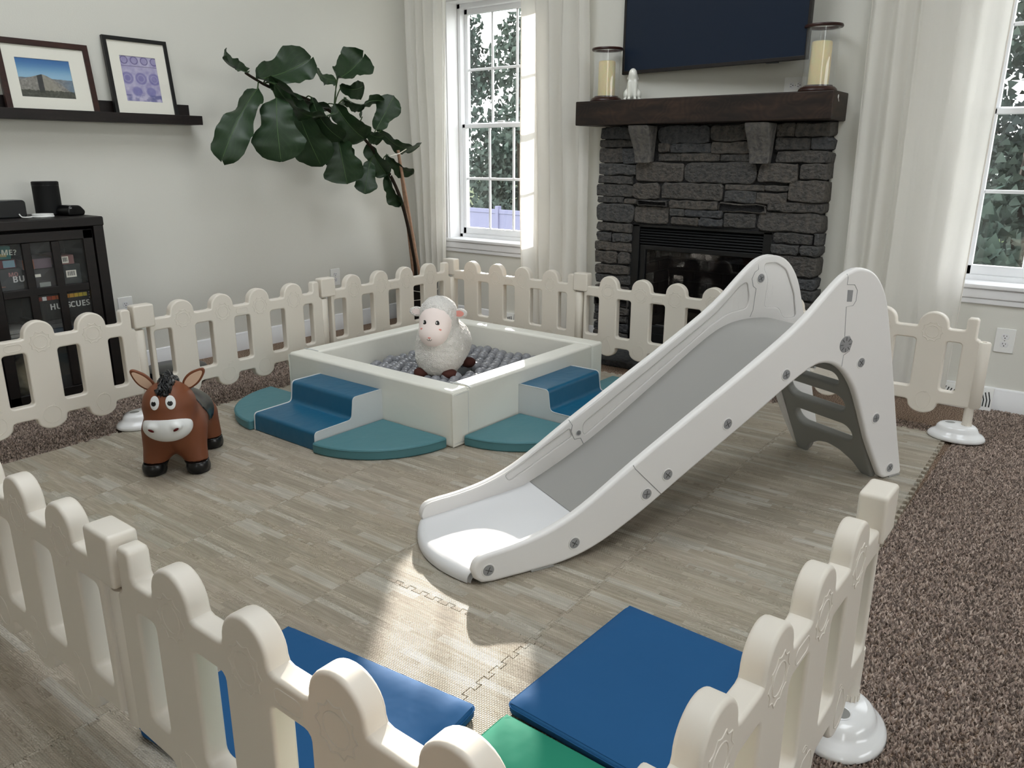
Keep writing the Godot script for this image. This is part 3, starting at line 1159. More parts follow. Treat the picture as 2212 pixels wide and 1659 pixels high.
	b.span(Vector3(-2.48, 0.12, -4.86), Vector3(-2.44, 0.82, -4.44), 0.0)
	b.span(Vector3(-1.62, 0.12, -4.86), Vector3(-1.58, 0.82, -4.44), 0.0)
	var fb := part("firebox", b.mesh(), M.fire_mortar, f)
	for row in 9:
		var y := 0.145 + row * 0.073
		var off := 0.0 if row % 2 == 0 else 0.1
		for k in 5:
			var a := maxf(-2.44, -2.44 + k * 0.2 - off)
			var c := minf(-1.62, -2.44 + (k + 1) * 0.2 - off - 0.008)
			if c - a > 0.03:
				part("brick", one_box(Vector3(a, y, -4.83), Vector3(c, minf(y + 0.065, 0.80), -4.812 + r.randf() * 0.004), 0.004), M.fire_brick, fb)
		for k in 2:
			var z0 := -4.81 + k * 0.2 - off * 0.5
			part("brick", one_box(Vector3(-2.445, y, maxf(z0, -4.81)), Vector3(-2.430, minf(y + 0.065, 0.80), minf(z0 + 0.19, -4.45)), 0.004), M.fire_brick, fb)
	b = MB.new()
	for k in 4:
		var y := 0.17 + 0.05 * (k / 2)
		b.tube(curve3([Vector3(-2.28 + k * 0.02, y, -4.6 - k * 0.03), Vector3(-2.03, y + 0.02, -4.62 + k * 0.02), Vector3(-1.78 - k * 0.02, y + 0.01, -4.58 - k * 0.02)], 4), 0.035, 10)
	part("ceramic_logs", b.mesh(), M.stem, f)


# ------------------------------------------------------------------ on and above the mantel
func build_mantel_things() -> void:
	var mt := thing("mantel", "thick dark stained timber beam mantel resting on the stone fireplace", "mantel")
	var b := MB.new()
	b.slab(rounded(PackedVector2Array([Vector2(-2.835, 1.417), Vector2(-1.29, 1.417), Vector2(-1.29, 1.557), Vector2(-2.835, 1.557)]), 0.006, 2), ZW, -4.235, 0.007, 3)
	for i in b.v.size():
		b.v[i].y += 0.0016 * sin(b.v[i].x * 23.0) * sin(b.v[i].z * 31.0 + b.v[i].x * 5.0)
	part("beam", b.mesh(), M.beam, mt)
	b = MB.new()
	b.xf = Transform3D(Basis(Vector3(0, 0, -1), Vector3(0, 1, 0), Vector3(1, 0, 0)), Vector3(-1.2895, 1.527, -4.30))
	b.tube([Vector3(0.004, -0.006, 0), Vector3(0.0, 0.006, 0), Vector3(0.008, 0.012, 0), Vector3(0.014, 0.004, 0), Vector3(0.008, -0.004, 0), Vector3(0.022, -0.02, 0)], 0.0016, 5)
	part("paint_mark", b.mesh(), M.plate, mt)

	hurricane(Vector3(-2.688, 1.557, -4.35), 0.30, 0.235, "glass candle cylinder with dark wood rim and base at the left end of the mantel", "ivory pillar candle in the left glass cylinder")
	hurricane(Vector3(-1.412, 1.557, -4.35), 0.315, 0.245, "glass candle cylinder with reddish wood rim and base at the right end of the mantel", "ivory pillar candle in the right glass cylinder")

	# seated glazed animal
	var fig := thing("figurine", "small glossy white glazed seated animal figurine on the mantel", "figurine", Vector3(-2.50, 1.557, -4.34), 0.5)
	b = MB.new()
	var fn := func(p: Vector3) -> float:
		var q := Vector3(absf(p.x), p.y, p.z)
		var d := cap(p, Vector3(0, 0.035, -0.015), Vector3(0, 0.115, 0.0), 0.040, 0.028)
		d = smin(d, ell(p, Vector3(0, 0.148, 0.010), Vector3(0.025, 0.033, 0.027)), 0.02)
		d = smin(d, cap(q, Vector3(0.012, 0.16, -0.005), Vector3(0.024, 0.125, -0.015), 0.008, 0.011), 0.008)
		d = smin(d, cap(q, Vector3(0.015, 0.10, 0.018), Vector3(0.017, 0.012, 0.036), 0.014, 0.009), 0.012)
		d = smin(d, ell(q, Vector3(0.036, 0.032, -0.012), Vector3(0.018, 0.033, 0.034)), 0.008)
		d = smin(d, ell(q, Vector3(0.018, 0.008, 0.044), Vector3(0.010, 0.008, 0.012)), 0.004)
		d = smin(d, ell(q, Vector3(0.042, 0.008, 0.024), Vector3(0.011, 0.008, 0.014)), 0.006)
		return maxf(d, -p.y)
	b.nets(Vector3(-0.07, -0.008, -0.075), Vector3(0.07, 0.195, 0.075), 0.0036, fn)
	part("body", b.mesh(), M.porcelain, fig)
	var o2 := outlet("wall_outlet", Vector3(-1.572, 1.607, ZW), Transform3D(Basis(Vector3.BACK, PI / 2)), "white sideways outlet plate above the mantel, half behind the right candle")

	# television
	var tv := thing("television", "large wall mounted television with thin brown bezel and dark navy screen above the mantel", "television", Vector3(-2.05, 1.716, -4.368), deg_to_rad(-6.6))
	b = MB.new()
	b.slab(rounded(PackedVector2Array([Vector2(-0.588, 0), Vector2(0.588, 0), Vector2(0.588, 0.68), Vector2(-0.588, 0.68)]), 0.004, 2), -0.026, 0.0, 0.003, 2, [PackedVector2Array([Vector2(-0.572, 0.020), Vector2(0.572, 0.020), Vector2(0.572, 0.666), Vector2(-0.572, 0.666)])])
	part("bezel", b.mesh(), M.tv_bezel, tv)
	part("screen", one_box(Vector3(-0.575, 0.016, -0.024), Vector3(0.575, 0.67, -0.004), 0.0), M.tv_screen, tv)
	b = MB.new()
	b.span(Vector3(-0.3, 0.2, -0.075), Vector3(0.3, 0.5, -0.022), 0.01)
	b.span(Vector3(-0.1, 0.25, -0.085), Vector3(0.1, 0.45, -0.07), 0.0)
	part("back_housing", b.mesh(), M.black_metal, tv)
	part("sensor", one_box(Vector3(0.36, -0.006, -0.016), Vector3(0.43, 0.002, -0.004), 0.001), M.black_metal, tv)


func hurricane(at: Vector3, h: float, candle_h: float, label: String, clabel: String) -> void:
	var t := thing("candle_holder", label, "candle holder", at, 0.0, "glass candle cylinders on the mantel")
	var b := MB.new()
	b.lathe([Vector2(0, 0), Vector2(0.094, 0), Vector2(0.097, 0.006), Vector2(0.094, 0.014), Vector2(0.084, 0.024), Vector2(0.074, 0.026), Vector2(0.072, 0.033), Vector2(0, 0.033)], 40)
	part("wood_base", b.mesh(), M.cherry, t)
	b = MB.new()
	b.lathe([Vector2(0.080, 0.026), Vector2(0.080, h - 0.004)], 40)
	part("glass_cylinder", b.mesh(), M.clear_glass, t)
	b = MB.new()
	b.lathe([Vector2(0.073, h - 0.008), Vector2(0.092, h - 0.008), Vector2(0.095, h - 0.001), Vector2(0.092, h + 0.006), Vector2(0.075, h + 0.007), Vector2(0.072, h + 0.004), Vector2(0.073, h - 0.008)], 40)
	part("rim", b.mesh(), M.cherry, t)
	var c := thing("pillar_candle", clabel, "candle", at + Vector3(0, 0.033, 0), 0.0, "pillar candles on the mantel")
	b = MB.new()
	b.lathe([Vector2(0, 0), Vector2(0.051, 0), Vector2(0.052, 0.006), Vector2(0.0505, candle_h - 0.045), Vector2(0.048, candle_h - 0.036), Vector2(0.043, candle_h - 0.034), Vector2(0.030, candle_h - 0.045), Vector2(0, candle_h - 0.048)], 32)
	part("wax", b.mesh(), M.wax, c)
	b = MB.new()
	b.tube([Vector3(0, candle_h - 0.05, 0), Vector3(0.001, candle_h - 0.038, 0), Vector3(0.003, candle_h - 0.03, 0.001)], 0.0012, 5)
	part("wick", b.mesh(), M.slot, c)


# duplex outlet with an oversized plate; facing +z before the turn
func outlet(called: String, at: Vector3, turn: Transform3D, label: String) -> Node3D:
	var t := thing(called, label, "outlet")
	t.transform = Transform3D(turn.basis, at)
	var b := MB.new()
	b.slab(rrect(0.085, 0.122, 0.004, 3), 0.0, 0.0065, 0.003, 3)
	part("plate", b.mesh(), M.plate, t)
	for s in [-1, 1]:
		b = MB.new()
		var pts := PackedVector2Array()
		for i in 24:
			var w := TAU * i / 24
			pts.append(Vector2(cos(w) * 0.0172, clampf(sin(w) * 0.0172, -0.0138, 0.0138) + s * 0.0195))
		b.slab(pts, 0.004, 0.0078, 0.0008, 1)
		var rc := part("receptacle", b.mesh(), M.trim, t)
		b = MB.new()
		b.box(Vector3(-0.0063, s * 0.0195 + 0.004, 0.0078), Vector3(0.0022, 0.008, 0.0008), 0.0)
		b.box(Vector3(0.0063, s * 0.0195 + 0.004, 0.0078), Vector3(0.0022, 0.0065, 0.0008), 0.0)
		b.box(Vector3(0, s * 0.0195 - 0.0065, 0.0078), Vector3(0.0045, 0.0048, 0.0008), 0.0)
		part("slots", b.mesh(), M.slot, rc)
	b = MB.new()
	b.xf = Transform3D(Basis(Vector3.RIGHT, PI / 2), Vector3(0, 0, 0.0065))
	b.lathe([Vector2(0.0028, 0), Vector2(0.0024, 0.0008), Vector2(0, 0.001)], 10)
	part("screw", b.mesh(), M.bolt, t)
	return t


# ------------------------------------------------------------------ curtains
func curtain(label: String, top: Array, bot: Array, z: float, folds: float, amp: float, flat_from: float, sd: int, y0: float, y1: float) -> void:
	var c := thing("curtain", label, "curtain", Vector3.ZERO, 0.0, "off white curtains")
	var nu := 150
	var nv := 36
	var g := []
	var f := noise(FastNoiseLite.TYPE_SIMPLEX_SMOOTH, 1.0, 1, sd)
	for i in nu:
		var u := float(i) / (nu - 1)
		for j in nv:
			var w := float(j) / (nv - 1)
			var y := lerpf(y0, y1, w)
			var xa := lerpf(bot[0], top[0], w)
			var xb := lerpf(bot[1], top[1], w)
			var wob := f.get_noise_2d(u * 3.0, w * 1.1) * 0.6
			var ph := (u + 0.03 * f.get_noise_2d(u * 2.0 + 40.0, w * 0.8)) * folds * TAU + wob
			var k := amp * (1.0 if u < flat_from else maxf(0.16, 1.0 - (u - flat_from) * 7.0))
			var s := sin(ph)
			var dz := k * (s + 0.25 * sin(ph * 2.0 + 1.0)) + 0.012 * f.get_noise_2d(u * 5.0 + 9.0, w * 2.0)
			var dx := 0.35 * k * cos(ph) * sin(u * PI)
			g.append(Vector3(lerpf(xa, xb, u) + dx, y, z + dz))
	var b := MB.new()
	b.sheet(g, nu, nv, Vector2(1, 2))
	part("cloth", b.mesh(), M.curtain, c)
	b = MB.new()
	for e in [0, nu - 1]:
		var pts := []
		for j in nv:
			pts.append(g[e * nv + j])
		b.tube(pts, 0.0035, 6)
	var pts2 := []
	for i in range(0, nu, 2):
		pts2.append(g[i * nv])
	b.tube(pts2, 0.003, 5)
	part("hem", b.mesh(), M.curtain, c)


func build_curtains() -> void:
	curtain("off white curtain in the room corner, left of the left window", [-4.45, -4.02], [-4.33, -4.10], -4.385, 4.4, 0.028, 2.0, 3, 0.03, 2.62)
	curtain("off white sunlit curtain between the left window and the fireplace", [-3.395, -2.875], [-3.33, -2.82], -4.385, 4.6, 0.026, 2.0, 8, 0.03, 2.62)
	curtain("off white curtain covering the left side of the right window", [-1.215, -0.588], [-1.165, -0.618], -4.385, 6.0, 0.024, 0.36, 15, 0.03, 2.62)


# ------------------------------------------------------------------ left wall: ledge, pictures, cabinet
func build_left_wall_things() -> void:
	var sh := thing("picture_ledge", "dark brown wooden picture ledge along the left wall", "shelf")
	part("ledge_board", one_box(Vector3(XW, 1.405, -2.636), Vector3(-4.40, 1.425, -0.9), 0.002), M.ledge, sh)
	part("front_lip", one_box(Vector3(-4.412, 1.406, -2.657), Vector3(-4.395, 1.456, -0.9), 0.002), M.ledge, sh)
	part("back_board", one_box(Vector3(XW, 1.42, -2.63), Vector3(XW + 0.016, 1.518, -0.9), 0.002), M.ledge, sh)

	picture("framed_picture", -1.86, 0.445, 0.362, 0.028, M.frame_red, mountain_print(), 0.255, 0.185, -0.012, "reddish brown framed photograph of a bare grey mountain under blue sky", 0.0)
	picture("framed_picture", -2.345, 0.358, 0.425, 0.020, M.frame_black, circles_print(), 0.20, 0.235, 0.0, "black framed violet print of ringed circles, right of the mountain photograph", 0.0)

	# cabinet: front at x=-4.05
	var cab := thing("cabinet", "dark brown wooden cabinet with divided glass doors against the left wall", "cabinet")
	var zb := -1.845
	var za := -0.75
	var b := MB.new()
	b.span(Vector3(XW + 0.018, 0.0, zb), Vector3(-4.06, 0.9, zb + 0.03), 0.003)
	b.span(Vector3(XW + 0.018, 0.0, za - 0.03), Vector3(-4.06, 0.9, za), 0.003)
	b.span(Vector3(XW + 0.018, 0.0, zb), Vector3(XW + 0.03, 0.9, za), 0.0)
	b.span(Vector3(XW + 0.03, 0.05, zb + 0.02), Vector3(-4.08, 0.075, za - 0.02), 0.0)
	b.span(Vector3(XW + 0.03, 0.31, zb + 0.02), Vector3(-4.10, 0.33, za - 0.02), 0.0)
	b.span(Vector3(XW + 0.03, 0.588, zb + 0.02), Vector3(-4.10, 0.606, za - 0.02), 0.0)
	part("carcass", b.mesh(), M.cab, cab)
	part("top_board", one_box(Vector3(XW + 0.015, 0.897, zb - 0.004), Vector3(-4.047, 0.942, za + 0.004), 0.005), M.cab, cab)
	b = MB.new()
	b.span(Vector3(-4.072, 0.0, zb), Vector3(-4.05, 0.9, zb + 0.05), 0.003)
	b.span(Vector3(-4.072, 0.0, za - 0.05), Vector3(-4.05, 0.9, za), 0.003)
	b.span(Vector3(-4.072, 0.0, zb), Vector3(-4.05, 0.06, za), 0.003)
	part("face_frame", b.mesh(), M.cab, cab)
	for k in 2:
		var d0: float = zb + 0.056 if k == 0 else zb + 0.55
		var d1: float = zb + 0.545 if k == 0 else za - 0.056
		b = MB.new()
		b.span(Vector3(-4.074, 0.07, d0), Vector3(-4.052, 0.885, d0 + 0.05), 0.004)
		b.span(Vector3(-4.074, 0.07, d1 - 0.05), Vector3(-4.052, 0.885, d1), 0.004)
		b.span(Vector3(-4.074, 0.838, d0), Vector3(-4.052, 0.885, d1), 0.004)
		b.span(Vector3(-4.074, 0.07, d0), Vector3(-4.052, 0.12, d1), 0.004)
		var door := part("door", b.mesh(), M.cab, cab)
		for i in 2:
			var mz := lerpf(d0 + 0.05, d1 - 0.05, (i + 1) / 3.0)
			part("glazing_bar", one_box(Vector3(-4.072, 0.12, mz - 0.019), Vector3(-4.054, 0.838, mz + 0.019), 0.004), M.cab, door)
		for i in 2:
			var my := 0.606 - i * 0.25
			part("glazing_bar", one_box(Vector3(-4.0725, my - 0.019, d0 + 0.05), Vector3(-4.0535, my + 0.019, d1 - 0.05), 0.004), M.cab, door)
		for i in 3:
			for j in 3:
				var q := MB.new()
				var a := lerpf(d0 + 0.05, d1 - 0.05, i / 3.0)
				var c := lerpf(d0 + 0.05, d1 - 0.05, (i + 1) / 3.0)
				var ya: float = [0.606, 0.356, 0.12][j]
				var yb: float = [0.838, 0.606, 0.356][j]
				var id := [q.vert(Vector3(-4.066, ya, a), Vector3.RIGHT), q.vert(Vector3(-4.066, ya, c), Vector3.RIGHT), q.vert(Vector3(-4.066, yb, c), Vector3.RIGHT), q.vert(Vector3(-4.066, yb, a), Vector3.RIGHT)]
				q.quad(id[0], id[1], id[2], id[3])
				part("pane", q.mesh(), M.glass, door)
	build_cabinet_contents(zb)

	# on the cabinet
	var s1 := thing("speaker", "black cylindrical speaker standing on the cabinet", "speaker", Vector3(-4.33, 0.942, -1.715))
	b = MB.new()
	b.lathe([Vector2(0, 0), Vector2(0.052, 0), Vector2(0.060, 0.006), Vector2(0.060, 0.145), Vector2(0.0605, 0.147), Vector2(0.0605, 0.163), Vector2(0.056, 0.166), Vector2(0, 0.166)], 36, 50.0)
	part("body", b.mesh(), bumpy(plain(Color(0.055, 0.057, 0.06), 0.7, 0.4), ntex(noise(FastNoiseLite.TYPE_CELLULAR, 0.3, 1, 7), 128), 0.03, 20.0), s1)
	b = MB.new()
	b.lathe([Vector2(0.0612, 0.146), Vector2(0.0612, 0.148)], 36)
	b.lathe([Vector2(0.0, 0.1665), Vector2(0.05, 0.1665)], 36)
	part("top_ring", b.mesh(), M.ink, s1)
	var s2 := thing("speaker", "low black box speaker at the left picture edge on the cabinet", "speaker", Vector3(-4.28, 0.942, -1.44))
	b = MB.new()
	b.xf = Transform3D(Basis(Vector3(0, 0, -1), Vector3(0, 1, 0), Vector3(1, 0, 0)), Vector3(0, 0.042, 0))
	b.slab(rrect(0.27, 0.084, 0.016, 5), -0.05, 0.05, 0.006, 3)
	part("body", b.mesh(), M.rubber_saddle, s2)
	b = MB.new()
	b.xf = Transform3D(Basis(Vector3(0, 0, -1), Vector3(0, 1, 0), Vector3(1, 0, 0)), Vector3(0.0505, 0.042, 0))
	b.slab(rrect(0.255, 0.07, 0.012, 5), 0.0, 0.0015, 0.0005, 1)
	part("grille", b.mesh(), M.black_metal, s2)
	var pk := thing("charging_puck", "round white puck with a white cable in front of the cylindrical speaker", "charger", Vector3(-4.20, 0.942, -1.632))
	b = MB.new()
	b.lathe([Vector2(0, 0), Vector2(0.046, 0), Vector2(0.05, 0.003), Vector2(0.05, 0.006), Vector2(0.047, 0.008), Vector2(0.047, 0.015), Vector2(0.045, 0.017), Vector2(0, 0.017)], 32)
	part("puck", b.mesh(), M.plate, pk)
	b = MB.new()
	b.tube(curve3([Vector3(0, 0.004, 0.045), Vector3(0.005, 0.004, 0.075), Vector3(-0.005, 0.006, 0.092), Vector3(-0.012, 0.02, 0.10)], 4), 0.003, 8)
	part("cable", b.mesh(), M.plate, pk)
	var s3 := thing("speaker", "small black wedge shaped speaker at the right end of the cabinet", "speaker", Vector3(-4.235, 0.942, -1.775), 0.25)
	b = MB.new()
	b.xf = Transform3D(Basis(Vector3(0, 0, -1), Vector3(0, 1, 0), Vector3(1, 0, 0)), Vector3(0, 0, 0))
	b.slab(rounded(PackedVector2Array([Vector2(-0.04, 0), Vector2(0.048, 0), Vector2(0.056, 0.02), Vector2(0.028, 0.05), Vector2(-0.028, 0.052), Vector2(-0.045, 0.03)]), 0.013, 5), -0.045, 0.045, 0.008, 3)
	part("body", b.mesh(), M.ink, s3)
	part("badge", one_box(Vector3(0.045, 0.036, 0.022), Vector3(0.0462, 0.041, 0.034), 0.0), M.bolt, s3)

	outlet("wall_outlet", Vector3(XW, 0.39, -3.642), Transform3D(Basis(Vector3.UP, PI / 2)), "white outlet plate low on the left wall behind the fence")
	outlet("wall_outlet", Vector3(XW, 0.39, -2.11), Transform3D(Basis(Vector3.UP, PI / 2)), "white outlet plate on the left wall just past the cabinet edge")
	outlet("wall_outlet", Vector3(-0.405, 0.362, ZW), Transform3D.IDENTITY, "white outlet plate on the wall under the right window")

	var rb := thing("robot_vacuum", "low round dark grey appliance on the carpet behind the left fence", "vacuum", Vector3(-4.13, 0.0, -2.17))
	b = MB.new()
	b.lathe([Vector2(0, 0.008), Vector2(0.155, 0.008), Vector2(0.17, 0.02), Vector2(0.172, 0.07), Vector2(0.165, 0.084), Vector2(0.15, 0.09), Vector2(0, 0.092)], 40)
	part("body", b.mesh(), M.rubber_saddle, rb)
	b = MB.new()
	b.lathe([Vector2(0, 0.0), Vector2(0.04, 0.0), Vector2(0.04, 0.012), Vector2(0, 0.012)], 16)
	part("wheel", b.mesh(), M.ink, rb)

	# floor register in the baseboard below the right window, and one below the left window
	register(Vector3(-0.525, 0.0, ZW), 0.235, 0.115, "white baseboard air vent with curved slots under the right window")
	register(Vector3(-3.60, 0.0, ZW), 0.24, 0.118, "white baseboard air vent under the left window, seen through the fence")


func register(at: Vector3, w: float, h: float, label: String) -> void:
	var t := thing("air_vent", label, "vent", at)
	var b := MB.new()
	var prof := PackedVector2Array([Vector2(0, 0), Vector2(0.058, 0), Vector2(0.058, 0.012), Vector2(0.03, h), Vector2(0, h)])
	b.xf = Transform3D(Basis(Vector3(0, 0, 1), Vector3(0, 1, 0), Vector3(-1, 0, 0)), Vector3.ZERO)
	b.slab(prof, -w / 2, w / 2, 0.002, 1)
	part("housing", b.mesh(), M.plate, t)
	var sl := MB.new()
	var fr := facing(Vector3.RIGHT, Vector3(0, h - 0.012, -0.028), Vector3(0, h * 0.54, 0.0455))
	sl.xf = fr
	for side in [-1, 1]:
		for i in 6:
			var x0: float = side * (w * 0.46 - i * 0.014)
			var y0 := -h * 0.34
			var x1: float = x0 - side * 0.012
			sl.tube([Vector3(x0, y0, 0), Vector3(x0, y0 + h * 0.3, 0), Vector3(x1, y0 + h * 0.66 - i * 0.004, 0)], 0.0026, 5)
	for i in 5:
		sl.tube([Vector3(-w * 0.2 + i * 0.004, -h * 0.3 + i * h * 0.13, 0), Vector3(w * 0.2 - i * 0.004, -h * 0.3 + i * h * 0.13, 0)], 0.0026, 5)
	part("slots", sl.mesh(), M.slot, t)


func picture(called: String, zc: float, w: float, h: float, fw: float, fm: Material, print_mat: Material, pw: float, ph: float, pdx: float, label: String, tilt: float) -> void:
	var t := thing(called, label, "picture", Vector3(-4.4255, 1.426, zc), 0.0, "pictures on the ledge")
	# x' runs to the right as seen from the room (world -z), leaning back to the wall
	var lean := asin(0.055 / h)
	var up := Vector3(-sin(lean), cos(lean), 0)
	var fr := facing(Vector3(0, 0, -1), up)
	var b := MB.new()
	b.xf = fr
	var o := PackedVector2Array([Vector2(-w / 2, 0), Vector2(w / 2, 0), Vector2(w / 2, h), Vector2(-w / 2, h)])
	var hl := PackedVector2Array([Vector2(-w / 2 + fw, fw), Vector2(w / 2 - fw, fw), Vector2(w / 2 - fw, h - fw), Vector2(-w / 2 + fw, h - fw)])
	b.slab(o, -0.012, 0.012, 0.002, 1, [hl])
	part("frame", b.mesh(), fm, t)
	b = MB.new()
	b.xf = fr
	var mh := PackedVector2Array([Vector2(-pw / 2 + pdx, h * 0.5 - ph / 2), Vector2(pw / 2 + pdx, h * 0.5 - ph / 2), Vector2(pw / 2 + pdx, h * 0.5 + ph / 2), Vector2(-pw / 2 + pdx, h * 0.5 + ph / 2)])
	b.slab(PackedVector2Array([Vector2(-w / 2 + fw - 0.004, fw - 0.004), Vector2(w / 2 - fw + 0.004, fw - 0.004), Vector2(w / 2 - fw + 0.004, h - fw + 0.004), Vector2(-w / 2 + fw - 0.004, h - fw + 0.004)]), 0.0, 0.003, 0.001, 1, [mh])
	part("mat_board", b.mesh(), M.mat_board, t)
	b = MB.new()
	b.xf = fr
	var id := []
	for c in [[-1, -1], [1, -1], [1, 1], [-1, 1]]:
		id.append(b.vert(Vector3(pdx + c[0] * (pw / 2 + 0.004), h * 0.5 + c[1] * (ph / 2 + 0.004), 0.0), Vector3.BACK, Vector2(0.5 + c[0] * 0.5, 0.5 - c[1] * 0.5)))
	b.quad(id[0], id[1], id[2], id[3])
	part("print", b.mesh(), print_mat, t)
	b = MB.new()
	b.xf = fr
	id = []
	for c in [[-1, 0], [1, 0], [1, 1], [-1, 1]]:
		id.append(b.vert(Vector3(c[0] * (w / 2 - fw + 0.002), lerpf(fw - 0.002, h - fw + 0.002, c[1]), 0.006), Vector3.BACK))
	b.quad(id[0], id[1], id[2], id[3])
	part("glass", b.mesh(), M.glass, t)


func mountain_print() -> StandardMaterial3D:
	var W := 256
	var H := 192
	var im := Image.create_empty(W, H, false, Image.FORMAT_RGB8)
	var f := noise(FastNoiseLite.TYPE_PERLIN, 0.035, 5, 13)
	var g := noise(FastNoiseLite.TYPE_PERLIN, 0.09, 4, 14)
	for y in H:
		for x in W:
			var u := float(x) / W
			var w := float(y) / H
			var c := Color(0.20, 0.42, 0.66).lerp(Color(0.58, 0.74, 0.84), smoothstep(0.0, 0.48, w))
			var ridge := 0.42 + 0.03 * f.get_noise_1d(x * 1.2) + 0.05 * absf(u - 0.35)
			var dome := 0.40 + 1.15 * pow(maxf(0.0, absf(u - 0.42) - 0.03), 1.35)
			if u < 0.42:
				dome = 0.40 + 0.42 * (0.42 - u)
			if w > ridge + 0.06:
				c = Color(0.33, 0.36, 0.40).lerp(Color(0.62, 0.62, 0.62), 0.5 + 0.7 * f.get_noise_2d(x * 1.4, y * 2.2))
				c = c.lerp(Color(0.40, 0.50, 0.60), smoothstep(0.75, 1.0, u) * 0.7)
			if w > dome and w > 0.36:
				var t := 0.5 + 0.8 * g.get_noise_2d(x * 0.8, y * 0.8)
				c = Color(0.40, 0.39, 0.38).lerp(Color(0.66, 0.64, 0.61), t)
				if u > 0.44 and u < 0.48 + (w - 0.4) * 0.75:
					c = Color(0.53, 0.51, 0.47).lerp(Color(0.64, 0.62, 0.58), t)
				elif u > 0.34 and u < 0.45 and w < 0.86:
					c = Color(0.13, 0.13, 0.14).lerp(Color(0.25, 0.25, 0.26), t)
			if w > 0.80 + 0.05 * f.get_noise_1d(x * 2.0 + 300.0):
				c = c.lerp(Color(0.16, 0.17, 0.13), 0.7 + 0.4 * g.get_noise_2d(x, y))
			im.set_pixel(x, y, c)
	var m := plain(Color.WHITE, 0.5, 0.3)
	m.albedo_texture = ImageTexture.create_from_image(im)
	return m


func circles_print() -> StandardMaterial3D:
	var W := 200
	var H := 240
	var im := Image.create_empty(W, H, false, Image.FORMAT_RGB8)
	var f := noise(FastNoiseLite.TYPE_PERLIN, 0.03, 4, 23)
	for y in H:
		for x in W:
			var p := Vector2(float(x) / W, float(y) / W)
			var n := f.get_noise_2d(x, y)
			var c := Color(0.77, 0.75, 0.83).lerp(Color(0.56, 0.53, 0.72), 0.45 + 0.8 * n)
			for i in 4:
				var d := p.distance_to(Vector2(0.12 + i * 0.27, 0.12))
				c = c.lerp(Color(0.34, 0.30, 0.50), smoothstep(0.022, 0.004, absf(d - 0.092)) * 0.8)
				c = c.lerp(Color(0.55, 0.52, 0.70), smoothstep(0.09, 0.06, d) * 0.5)
			for i in 3:
				var d := p.distance_to(Vector2(0.14 + i * 0.36, 0.58))
				c = c.lerp(Color(0.38, 0.36, 0.62), smoothstep(0.17, 0.14, d) * 0.55)
				c = c.lerp(Color(0.74, 0.72, 0.82), smoothstep(0.02, 0.0, absf(d - 0.09)) * 0.5)
			for i in 2:
				var d := p.distance_to(Vector2(0.34 + i * 0.38, 0.92))
				c = c.lerp(Color(0.36, 0.36, 0.64), smoothstep(0.15, 0.10, d) * 0.5)
			if absf(p.y - 0.27) < 0.008:
				c = c.lerp(Color(0.35, 0.32, 0.45), 0.7)
			if p.y > 1.0:
				c = c.lerp(Color(0.35, 0.36, 0.55), clampf(0.5 + n * 2.5, 0.0, 1.0) * 0.7)
			im.set_pixel(x, y, c)
	var m := plain(Color.WHITE, 0.5, 0.3)
	m.albedo_texture = ImageTexture.create_from_image(im)
	return m


func text_on(parent: Node, s: String, size: float, at: Transform3D, col: Color, bold := true) -> void:
	var f := SystemFont.new()
	f.font_names = PackedStringArray(["Droid Sans"])
	f.font_weight = 700 if bold else 400
	var m := TextMesh.new()
	m.text = s
	m.font = f
	m.font_size = 32
	m.pixel_size = size / 24.0
	m.depth = 0.0008
	m.horizontal_alignment = HORIZONTAL_ALIGNMENT_LEFT
	part("lettering", m, plain(col, 0.6, 0.3), parent, at)


# boxes, papers and games behind the glass; local x runs to the right as seen from the room
func game_box(label: String, z_left: float, y: float, w: float, h: float, depth: float, col: Color, group: String, cat := "game box") -> Node3D:
	var t := thing("game_box", label, cat, Vector3(-4.11, y, z_left), PI / 2, group)
	part("box", one_box(Vector3(0, 0, -depth), Vector3(w, h, 0), 0.002), plain(col, 0.5, 0.4), t)
	return t


